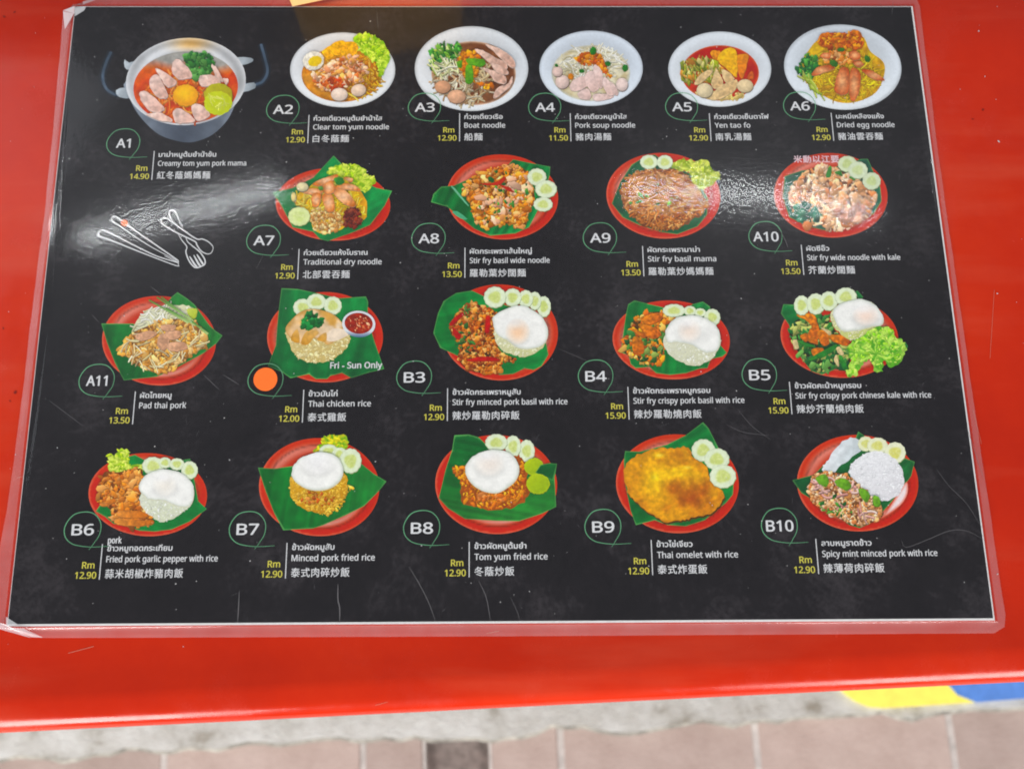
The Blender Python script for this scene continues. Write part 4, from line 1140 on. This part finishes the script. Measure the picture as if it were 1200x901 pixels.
for q in ([(200, 385), (300, 295), (325, 310), (230, 400)], [(225, 420), (300, 490), (280, 525), (240, 490)], [(520, 335), (555, 320), (560, 400), (545, 465), (512, 460)], [(355, 705), (480, 680), (620, 690), (620, 712), (400, 718)]): d.piece('chilli_strip', q, (206, 52, 26), (180, 34, 18))
d.cuc(1030, 240, 60, 92); d.cuc(950, 190, 56, 80); d.cuc(870, 172, 64, 76); d.cuc(755, 160, 76, 78); d.cuc(600, 158, 96, 92)
d.rice([(590, 480), (650, 400), (850, 360), (1040, 420), (1050, 530), (1000, 620), (860, 680), (760, 660), (660, 620)], (230, 228, 196), (206, 206, 158), 220, 11)
d.egg([(580, 350), (640, 290), (760, 240), (860, 235), (960, 290), (1040, 370), (1065, 480), (1020, 570), (900, 610), (800, 600), (700, 530), (620, 480)], (800, 460, 90, 95), cy=(246, 206, 170))

# B4
d = Dish('printed red plate of crispy pork basil with rice and egg', 710, 335, 7.5)
d.plate(572, 478, 515, 345, 3, (-0.9, 0.2))
d.leaf([(175, 250), (195, 165), (250, 132), (380, 165), (510, 195), (700, 200), (760, 165), (850, 142), (910, 185), (960, 330), (1000, 520), (1060, 590), (1020, 625), (920, 645), (890, 725), (820, 730), (700, 770), (560, 785), (440, 770), (380, 715), (260, 725), (215, 690), (200, 610), (130, 590), (150, 430)], (16, 112, 50), (34, 140, 70), None, (5, 34, .14))
d.bits('crispy_pork_basil', [(150, 500), (200, 400), (220, 340), (300, 260), (470, 230), (600, 270), (530, 350), (510, 440), (510, 530), (480, 600), (480, 690), (370, 690), (250, 640), (150, 580)], 150, 30, [(226, 132, 40), (236, 160, 56), (206, 110, 34), (220, 176, 96), (196, 96, 36)], asp=(1.2, 2.2), under=(84, 60, 24), sh=0.45)
d.bits('basil_and_beans', [(150, 560), (200, 420), (480, 350), (500, 560), (440, 640), (350, 680), (180, 560)], 40, 26, [(46, 100, 44), (80, 130, 54), (36, 74, 36), (130, 150, 76)], asp=(1.3, 2.6), sh=0.5)
for q in ([(280, 340), (400, 360), (480, 420), (440, 460), (360, 450)], [(240, 450), (310, 480), (330, 580), (270, 610), (230, 560)], [(300, 290), (470, 240), (490, 290), (380, 350)], [(250, 390), (340, 430), (330, 460), (260, 420)]): d.piece('crispy_pork', q, (230, 144, 50), (200, 100, 30), n=0.4, ns=20)
d.cuc(595, 222, 98, 56); d.cuc(735, 225, 54, 44); d.cuc(825, 240, 50, 38); d.cuc(930, 282, 70, 74)
d.rice([(505, 520), (560, 380), (740, 330), (900, 380), (1000, 480), (970, 590), (900, 660), (800, 705), (700, 690), (590, 640)], (228, 228, 210), (214, 214, 186), 200, 10)
d.egg([(520, 400), (590, 300), (720, 265), (850, 280), (960, 350), (1000, 450), (980, 560), (880, 590), (760, 530), (620, 500), (540, 500)], (730, 400, 90, 85), cy=(244, 228, 214))

# B5
d = Dish('printed red plate of crispy pork kale with rice and lettuce', 905, 328, 7.273)
d.plate(568, 490, 502, 345, 5, (0.9, -0.4))
d.leaf([(70, 290), (90, 212), (180, 215), (260, 300), (300, 500), (420, 700), (540, 760), (420, 810), (330, 780), (250, 680), (150, 480), (140, 390)], (18, 110, 52), (30, 140, 70), None, (80, 30, .1))
d.leaf([(690, 110), (720, 95), (770, 150), (740, 175)], (26, 100, 52)); d.leaf([(1080, 560), (1130, 530), (1150, 570), (1110, 650)], (26, 100, 44))
d.bits('kale_pieces', [(140, 430), (230, 330), (420, 300), (520, 420), (640, 560), (660, 680), (620, 770), (500, 760), (380, 780), (250, 660), (180, 560)], 130, 32, [(38, 104, 48), (58, 130, 56), (26, 76, 38), (100, 150, 76), (170, 176, 100)], asp=(1.3, 3.2), under=(50, 50, 26), sh=0.5)
for q in ([(200, 300), (340, 295), (380, 380), (400, 480), (320, 540), (300, 460), (330, 400), (270, 340)], [(380, 450), (450, 440), (480, 540), (420, 560)], [(460, 480), (560, 470), (640, 500), (640, 560), (540, 540)], [(230, 480), (290, 460), (300, 510), (270, 530)], [(300, 520), (360, 480), (380, 550)], [(330, 600), (420, 580), (430, 640), (350, 650)]): d.piece('crispy_pork', q, (226, 142, 62), (198, 98, 36), n=0.4, ns=20)
for q in ([(410, 410), (490, 440), (480, 470)], [(165, 530), (200, 515), (220, 580), (190, 590)], [(540, 590), (570, 575), (605, 630), (570, 645)], [(520, 680), (545, 640), (560, 740)]): d.piece('garlic_piece', q, (236, 214, 160))
for q in ([(330, 660), (520, 560), (540, 580), (440, 650), (320, 690)], [(560, 660), (590, 655), (640, 760), (600, 770)], [(200, 520), (350, 560), (300, 575)]): d.piece('kale_stem', q, (70, 150, 60), (40, 120, 50))
d.cuc(245, 222, 66, 84); d.cuc(365, 210, 78, 88); d.cuc(475, 185, 76, 82); d.cuc(620, 150, 92, 78)
d.rice([(490, 330), (540, 230), (700, 180), (880, 230), (920, 420), (860, 480), (740, 530), (650, 510), (540, 430)], (226, 222, 186), (200, 206, 130), 180, 12)
d.egg([(510, 280), (560, 220), (720, 170), (850, 210), (930, 300), (930, 380), (840, 400), (730, 430), (600, 440), (540, 380)], (790, 310, 95, 75), cy=(246, 222, 206))
d.lettuce([(640, 560), (760, 480), (880, 410), (990, 400), (1040, 490), (1110, 530), (1130, 600), (1090, 690), (1000, 740), (940, 700), (930, 780), (860, 770), (830, 690), (760, 720), (700, 820), (610, 800), (660, 720)], (140, 200, 60), ((162, 214, 76), (134, 198, 52), (190, 226, 110), (100, 174, 60), (60, 150, 70)), 190, 24)

# B6
d = Dish('printed red plate of garlic pepper pork with rice and egg', 95, 515, 7.5)
d.plate(592, 484, 520, 364, 2, (0.2, -0.9))
d.leaf([(420, 150), (480, 135), (600, 200), (900, 180), (965, 170), (970, 200), (1000, 350), (1035, 540), (1110, 610), (960, 720), (800, 790), (650, 808), (520, 800), (400, 760), (290, 740), (220, 680), (135, 630), (180, 565), (300, 400)], (18, 120, 54), (30, 148, 72), None, (110, 40, .08))
d.lettuce([(270, 300), (250, 180), (245, 135), (310, 140), (330, 95), (420, 90), (430, 170), (440, 230), (540, 225), (540, 290), (400, 280)], (180, 206, 60), ((196, 218, 76), (170, 204, 56), (210, 226, 110), (146, 190, 44)), 70, 22)
d.bits('garlic_pork', [(160, 440), (210, 290), (330, 290), (450, 260), (545, 270), (530, 420), (520, 560), (590, 640), (640, 720), (560, 760), (420, 750), (300, 720), (270, 620), (160, 540)], 190, 30, [(222, 146, 78), (232, 164, 96), (206, 122, 56), (190, 104, 48), (226, 140, 64)], asp=(1.2, 2.6), under=(126, 70, 32), sh=0.52)
for q in ([(300, 720), (350, 690), (540, 710), (640, 710), (620, 745), (480, 760), (330, 745)], [(320, 640), (420, 620), (560, 640), (590, 680), (460, 690), (330, 670)], [(175, 560), (290, 520), (310, 550), (210, 585)]): d.piece('pork_strip', q, (228, 152, 82), (200, 112, 50))
d.cuc(640, 232, 96, 78); d.cuc(745, 205, 56, 48); d.cuc(850, 218, 66, 52); d.cuc(960, 270, 72, 78)
d.rice([(525, 500), (600, 400), (760, 360), (960, 420), (985, 560), (900, 640), (800, 700), (700, 725), (620, 670), (540, 590)], (228, 230, 216), (214, 218, 192), 200, 10)
d.egg([(520, 430), (570, 320), (700, 265), (830, 275), (950, 340), (1000, 440), (980, 560), (900, 590), (820, 570), (720, 530), (600, 520)], (745, 400, 90, 85), cy=(242, 236, 226))

# B7
d = Dish('printed red plate of minced pork fried rice and egg', 295, 500, 6.675)
d.plate(530, 472, 470, 382, 2, (-0.65, -0.75))
d.leaf([(52, 320), (180, 328), (320, 308), (500, 330), (700, 340), (860, 290), (960, 370), (1055, 428), (990, 510), (880, 620), (740, 690), (560, 770), (480, 795), (250, 808), (180, 680), (110, 500)], (22, 104, 42), (48, 136, 60), None, (10, 30, .12))
d.lettuce([(480, 200), (540, 130), (560, 85), (650, 60), (750, 90), (745, 170), (700, 190), (600, 170)], (160, 200, 60), ((186, 214, 76), (150, 196, 50), (220, 210, 70), (120, 176, 46)), 60, 20)
d.cuc(605, 195, 76, 56); d.cuc(690, 215, 60, 50); d.cuc(775, 268, 84, 96)
d.rice([(300, 450), (330, 370), (520, 340), (700, 350), (750, 420), (745, 520), (700, 590), (640, 660), (520, 675), (400, 635), (320, 560)], (226, 180, 84), (206, 150, 52), 380, 12)
d.bits('loose_grains', [(480, 670), (600, 655), (700, 600), (740, 480), (790, 465), (760, 520), (690, 650), (590, 690)], 40, 10, [(232, 186, 84), (220, 166, 66)], sh=0.55)
d.bits('pork_bits', El(520, 560, 130, 60), 40, 14, [(206, 134, 56), (222, 150, 80), (196, 96, 44)], sh=0.7)
d.egg([(315, 360), (350, 280), (430, 225), (540, 200), (650, 225), (715, 310), (705, 400), (640, 465), (540, 495), (430, 480), (345, 425)], (520, 290, 110, 80), cy=(244, 242, 240))

# B8
d = Dish('printed red plate of tom yum fried rice with lime and egg', 500, 500, 6.675)
d.plate(544, 452, 476, 386, 2, (0.7, -0.4))
d.leaf([(218, 68), (330, 62), (410, 85), (460, 135), (600, 300), (800, 360), (880, 300), (960, 288), (1018, 290), (1000, 400), (1012, 625), (900, 680), (720, 738), (540, 735), (300, 720), (170, 640), (95, 560), (150, 330), (200, 180)], (20, 98, 44), (50, 130, 56), (300, 100, 400, 700), (100, 26, .14))
d.cuc(782, 190, 62, 86); d.cuc(675, 155, 62, 84); d.cuc(545, 125, 86, 66)
d.fill('rice_shade', rag([(250, 400), (190, 325), (300, 300), (500, 250), (740, 250), (790, 400), (800, 520), (740, 600), (620, 640), (480, 645), (290, 600), (270, 480)], 12, 4, 6), (170, 88, 26), n=0.25, ns=20, smooth=0)
d.bits('tom_yum_rice', [(260, 400), (210, 322), (310, 310), (500, 260), (730, 260), (780, 400), (780, 510), (730, 590), (610, 630), (480, 635), (310, 590), (285, 480)], 560, 13, [(226, 144, 48), (236, 166, 66), (210, 116, 36), (220, 130, 40), (196, 92, 28)], asp=(1.5, 2.8), sh=0.6)
d.bits('pork_bits', El(500, 560, 120, 45), 20, 22, [(206, 110, 50), (222, 136, 76)], sh=0.6)
d.piece('lime_half', El(838, 312, 76, 66, -10, 14), (190, 206, 60), (150, 180, 40), e=((206, 220, 120), 9)); d.leaf([(850, 360), (890, 300), (960, 285), (1018, 292), (985, 420), (940, 400)], (20, 92, 44), (30, 110, 50))
d.piece('lime_half', El(870, 447, 90, 78, 0, 16), (186, 204, 40), (150, 178, 30), e=((214, 226, 130), 9))
d.egg([(302, 340), (340, 250), (430, 200), (540, 180), (660, 210), (722, 310), (700, 410), (620, 480), (540, 515), (430, 495), (340, 430)], (490, 290, 100, 85), cy=(240, 230, 220))

# B9
d = Dish('printed red plate of golden thai omelet with cucumber', 715, 488, 6.344)
d.plate(498, 500, 456, 366, 3, (-0.5, -0.85))
d.leaf([(100, 330), (110, 258), (220, 262), (420, 210), (560, 140), (688, 44), (730, 90), (800, 230), (850, 400), (915, 500), (910, 580), (860, 640), (700, 770), (560, 815), (420, 805), (330, 770), (190, 806), (150, 700), (110, 500)], (20, 112, 50), (40, 140, 68), None, (60, 40, .12))
OM = rag([(105, 400), (180, 300), (310, 245), (450, 235), (560, 230), (620, 300), (700, 360), (760, 480), (840, 570), (820, 650), (740, 720), (600, 755), (520, 770), (400, 780), (300, 720), (180, 630), (120, 540)], 9, 5, 4)
d.fill('omelet_shadow', OM + [6, 14], (84, 60, 20), smooth=0, n=0, step=40)
def om(x, y, C):
    def gb(cx, cy, rx, ry): return np.exp(-(((x - cx) / rx) ** 2 + ((y - cy) / ry) ** 2))[:, None]
    C = C + (np.array((240., 196, 30)) - C) * np.clip(gb(330, 480, 110, 130) + gb(520, 420, 150, 50), 0, 1) * 0.9
    C = C + (np.array((170., 78, 18)) - C) * np.clip(gb(600, 610, 110, 65) + gb(480, 530, 80, 50) * .6 + gb(700, 540, 50, 50) * .5, 0, 1) * (0.5 + 0.5 * fbm(x / 40, y / 30, 4))[:, None]
    C = C + (np.array((206., 140, 50)) - C) * np.clip(gb(190, 440, 60, 100) + gb(600, 370, 60, 40) + gb(480, 300, 70, 40), 0, 1) * 0.6
    C = C + (np.array((246., 226, 120)) - C) * np.clip(gb(365, 290, 45, 18) + gb(330, 450, 30, 30) + gb(570, 380, 40, 14), 0, 1) * 0.7
    return C * (1 + 0.22 * (fbm(x / 22, y / 18, 6) - 0.5))[:, None]
d.fill('omelet', OM, (226, 162, 44), n=0.16, ns=28, m=(210, 138, 30), ms=70, smooth=0, fn=om, e=((206, 134, 34), 20), step=7)
d.cuc(690, 252, 86, 82); d.cuc(790, 318, 92, 80); d.cuc(835, 445, 98, 88)

# B10
d = Dish('printed red plate of spicy minced pork with white rice', 920, 500, 6.933)
d.plate(585, 458, 492, 390, 3, (-0.75, -0.65))
d.leaf([(55, 435), (230, 390), (330, 290), (560, 110), (590, 40), (640, 75), (800, 200), (980, 260), (1048, 285), (1020, 400), (960, 480), (860, 610), (780, 700), (680, 790), (600, 822), (520, 800), (300, 640), (130, 540)], (20, 84, 44), (40, 112, 56), None, (50, 30, .12))
d.fill('plate_glaze', [(820, 690), (940, 500), (985, 450), (990, 540), (930, 640), (790, 735)], (240, 226, 226), n=0.03, e=((226, 120, 100), 24), smooth=3)
d.fill('white_cabbage', rag([(300, 330), (350, 270), (400, 180), (480, 110), (570, 92), (640, 160), (600, 210), (480, 290), (400, 370), (330, 390)], 8, 4, 5), (232, 236, 238), (206, 214, 216), (350, 250, 560, 300), n=0.12, ns=40, smooth=0)
d.cuc(650, 140, 62, 60, (234, 236, 200), (206, 206, 110)); d.cuc(745, 155, 84, 66, (236, 238, 206), (210, 206, 100)); d.cuc(888, 212, 86, 86, (236, 238, 208), (208, 204, 96))
d.rice([(512, 370), (560, 270), (680, 205), (800, 210), (900, 280), (960, 400), (940, 520), (860, 590), (780, 605), (680, 550), (590, 470)], (240, 240, 241), (226, 224, 226), 260, 9)
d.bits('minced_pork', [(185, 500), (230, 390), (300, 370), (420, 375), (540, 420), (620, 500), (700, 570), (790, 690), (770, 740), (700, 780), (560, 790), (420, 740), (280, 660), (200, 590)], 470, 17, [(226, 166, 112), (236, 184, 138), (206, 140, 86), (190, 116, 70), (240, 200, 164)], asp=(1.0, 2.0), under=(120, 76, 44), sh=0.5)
d.strands('shallot_strips', [(200, 480), (420, 420), (700, 600), (720, 760), (500, 700)], 26, 90, 14, [(222, 160, 150), (232, 186, 176)], curl=.8, sh=0.6)
d.bits('green_herbs', [(250, 640), (400, 560), (560, 720), (420, 720)], 14, 17, GR, asp=(1.2, 2.4), sh=0.7)
for q in ([(245, 410), (320, 390), (345, 440), (320, 490), (260, 450)], [(400, 440), (470, 420), (530, 470), (490, 515), (420, 480)], [(585, 510), (640, 505), (680, 560), (650, 615), (610, 570)], [(705, 560), (760, 580), (760, 640), (715, 640)]): d.piece('mint_leaf', q, (132, 186, 70), (96, 150, 50))

# ------------------------------------------------------------------ laminate: clear film over the sheet, sealed rim whitened to imitate film reflections
def zwave(a, b): return 0.00018 * math.sin(a * 31 + 1) * math.sin(b * 27 + a * 9)
flat('laminate_film', [(87, 7.8), (1070, 7.6), (1167, 727.4), (7, 734.8)], Z_FILM, FILM, menu, 0.006, zwave)
IN = np.array([(87, 7.8), (1070, 7.6), (1167, 727.4), (7, 734.8)], float)
OUT = [(75, 14), (98, 4), (118, -3), (350, -6), (700, -4), (1068, -2), (1074, 1), (1077, 8), (1100, 190), (1140, 470), (1177, 720), (1176, 734), (1164, 741.5), (600, 745), (52, 747), (30, 741), (-6, 733), (-3, 660), (9, 598), (25, 480), (40, 350), (53, 250), (66, 120)]
def ring_mesh():
    O_ = np.array(OUT, float)
    # resample both outlines by angle about the sheet's middle
    def cast(poly, a):
        c = np.array([588., 370.]); d_ = np.array([math.cos(a), math.sin(a)]); best = None
        for p, q in zip(poly, np.roll(poly, -1, 0)):
            M_ = np.array([d_, -(q - p)]).T
            if abs(np.linalg.det(M_)) < 1e-9: continue
            t, s = np.linalg.solve(M_, p - c)
            if t > 0 and -1e-9 <= s <= 1 + 1e-9 and (best is None or t > best): best = t
        return c + d_ * best
    angs = sorted(set([math.atan2(p[1] - 370, p[0] - 588) for p in list(O_) + list(IN)] + [i / 240 * 2 * math.pi - math.pi for i in range(240)]))
    v, f = [], []
    for i, a in enumerate(angs):
        pi, po = cast(IN, a), cast(O_, a)
        xi, yi = map(float, card(*pi)); xo, yo = map(float, card(*po))
        wv = 0.00016 * math.sin(a * 37) + 0.0001 * math.sin(a * 83 + 1)
        for t, z in ((0, Z_FILM + zwave(xi, yi)), (0.12, 0.00105), (0.55, 0.0008 + wv), (0.93, 0.00065 + wv), (1, 0.00055 + wv)):
            v.append((xi + (xo - xi) * t, yi + (yo - yi) * t, z))
    n_ = len(angs)
    for i in range(n_):
        j = (i + 1) % n_
        for k in range(4): f.append((i * 5 + k, i * 5 + k + 1, j * 5 + k + 1, j * 5 + k))
    me = mesh('laminate_border', v, f)
    for p in me.polygons: p.use_smooth = True
    return me
link('laminate_border', ring_mesh(), BORDER, menu)
def facet(pts):   # (u, v, z)
    vs = []
    for u, w, z in pts:
        x, y = map(float, card(u, w)); vs.append((x, y, z))
    return link('film_crease', mesh('film_crease', vs, [tuple(range(len(vs)))]), CREASE, menu)
facet([(75, 14, .0009), (90, 11, .0022), (89, 19, .0018)])
facet([(75, 15, .0009), (89, 19, .0018), (77, 36, .0008)])
facet([(89, 12, .0017), (103, 10.5, .0017), (101, 15, .0017), (90, 22, .0017)])
facet([(98, 4, .001), (118, -3, .001), (122, 0, .0018), (100, 9, .0021)])
facet([(0, 729, .0008), (10, 731, .0019), (38, 747, .0009), (-5, 735, .0008)])
facet([(10, 722, .0018), (24, 731, .0018), (10, 733, .0018)])
facet([(12, 734, .0018), (30, 736, .0013), (52, 746.5, .0008), (38, 746, .0008)])
r = random.Random(21)
zf = Z_FILM + 0.00028
ln = []
for pp, w in (([(282, 692), (281, 712), (280, 729)], .0007), ([(397, 684), (397, 702), (399, 712), (399, 729)], .0009), ([(480, 664), (492, 684), (503, 706), (511, 728)], .0005), ([(561, 680), (570, 700), (575, 728)], .0005),
              ([(598, 699), (606, 716), (609, 727)], .0003), ([(863, 480), (880, 500), (902, 516)], .0003), ([(850, 498), (870, 507), (900, 511)], .0003), ([(1054, 633), (1060, 641), (1085, 632), (1110, 622), (1130, 622), (1150, 632)], .00035),
              ([(1095, 550), (1110, 570), (1130, 590), (1148, 618)], .0003), ([(913, 272), (919, 284), (922, 292)], .0007), ([(178, 337), (190, 346)], .0004), ([(240, 440), (258, 457)], .0004), ([(263, 440), (282, 452)], .0004),
              ([(110, 370), (118, 379)], .0003), ([(655, 410), (690, 425)], .00025), ([(60, 470), (100, 500)], .0003), ([(1130, 500), (1150, 560)], .0003), ([(442, 15), (444, 38)], .0003), ([(1045, 5), (1043, 20)], .0003), ([(310, 300), (302, 316)], .0003)):
    ln.append((catmull_open(np.array(cpts(pp)), 5), w * 0.6))
for _ in range(34):
    u, w = r.uniform(60, 1120), r.uniform(40, 715); a = r.uniform(0, 3.1); L_ = r.uniform(3, 12)
    ln.append((np.array(cpts([(u, w), (u + L_ * .5 * math.cos(a) + r.uniform(-1, 1), w + L_ * .5 * math.sin(a)), (u + L_ * math.cos(a), w + L_ * math.sin(a))])), r.choice([.00008, .00012])))
tag(strips('film_scratches', ln, SCRATCH, menu, zf), kind='stuff')
pos = []
for _ in range(330):
    w = r.uniform(20, 720); e0 = 88 - 0.108 * w; u = r.uniform(e0 + 8, 1060 + 0.134 * w)
    x, y = card(u, w); pos.append((float(x), float(y), r.choice([.00010, .00013, .00018, .00022, .00032])))
tag(specks('film_dust', pos, SPECK, menu, zf + 0.00002, 8), kind='stuff')
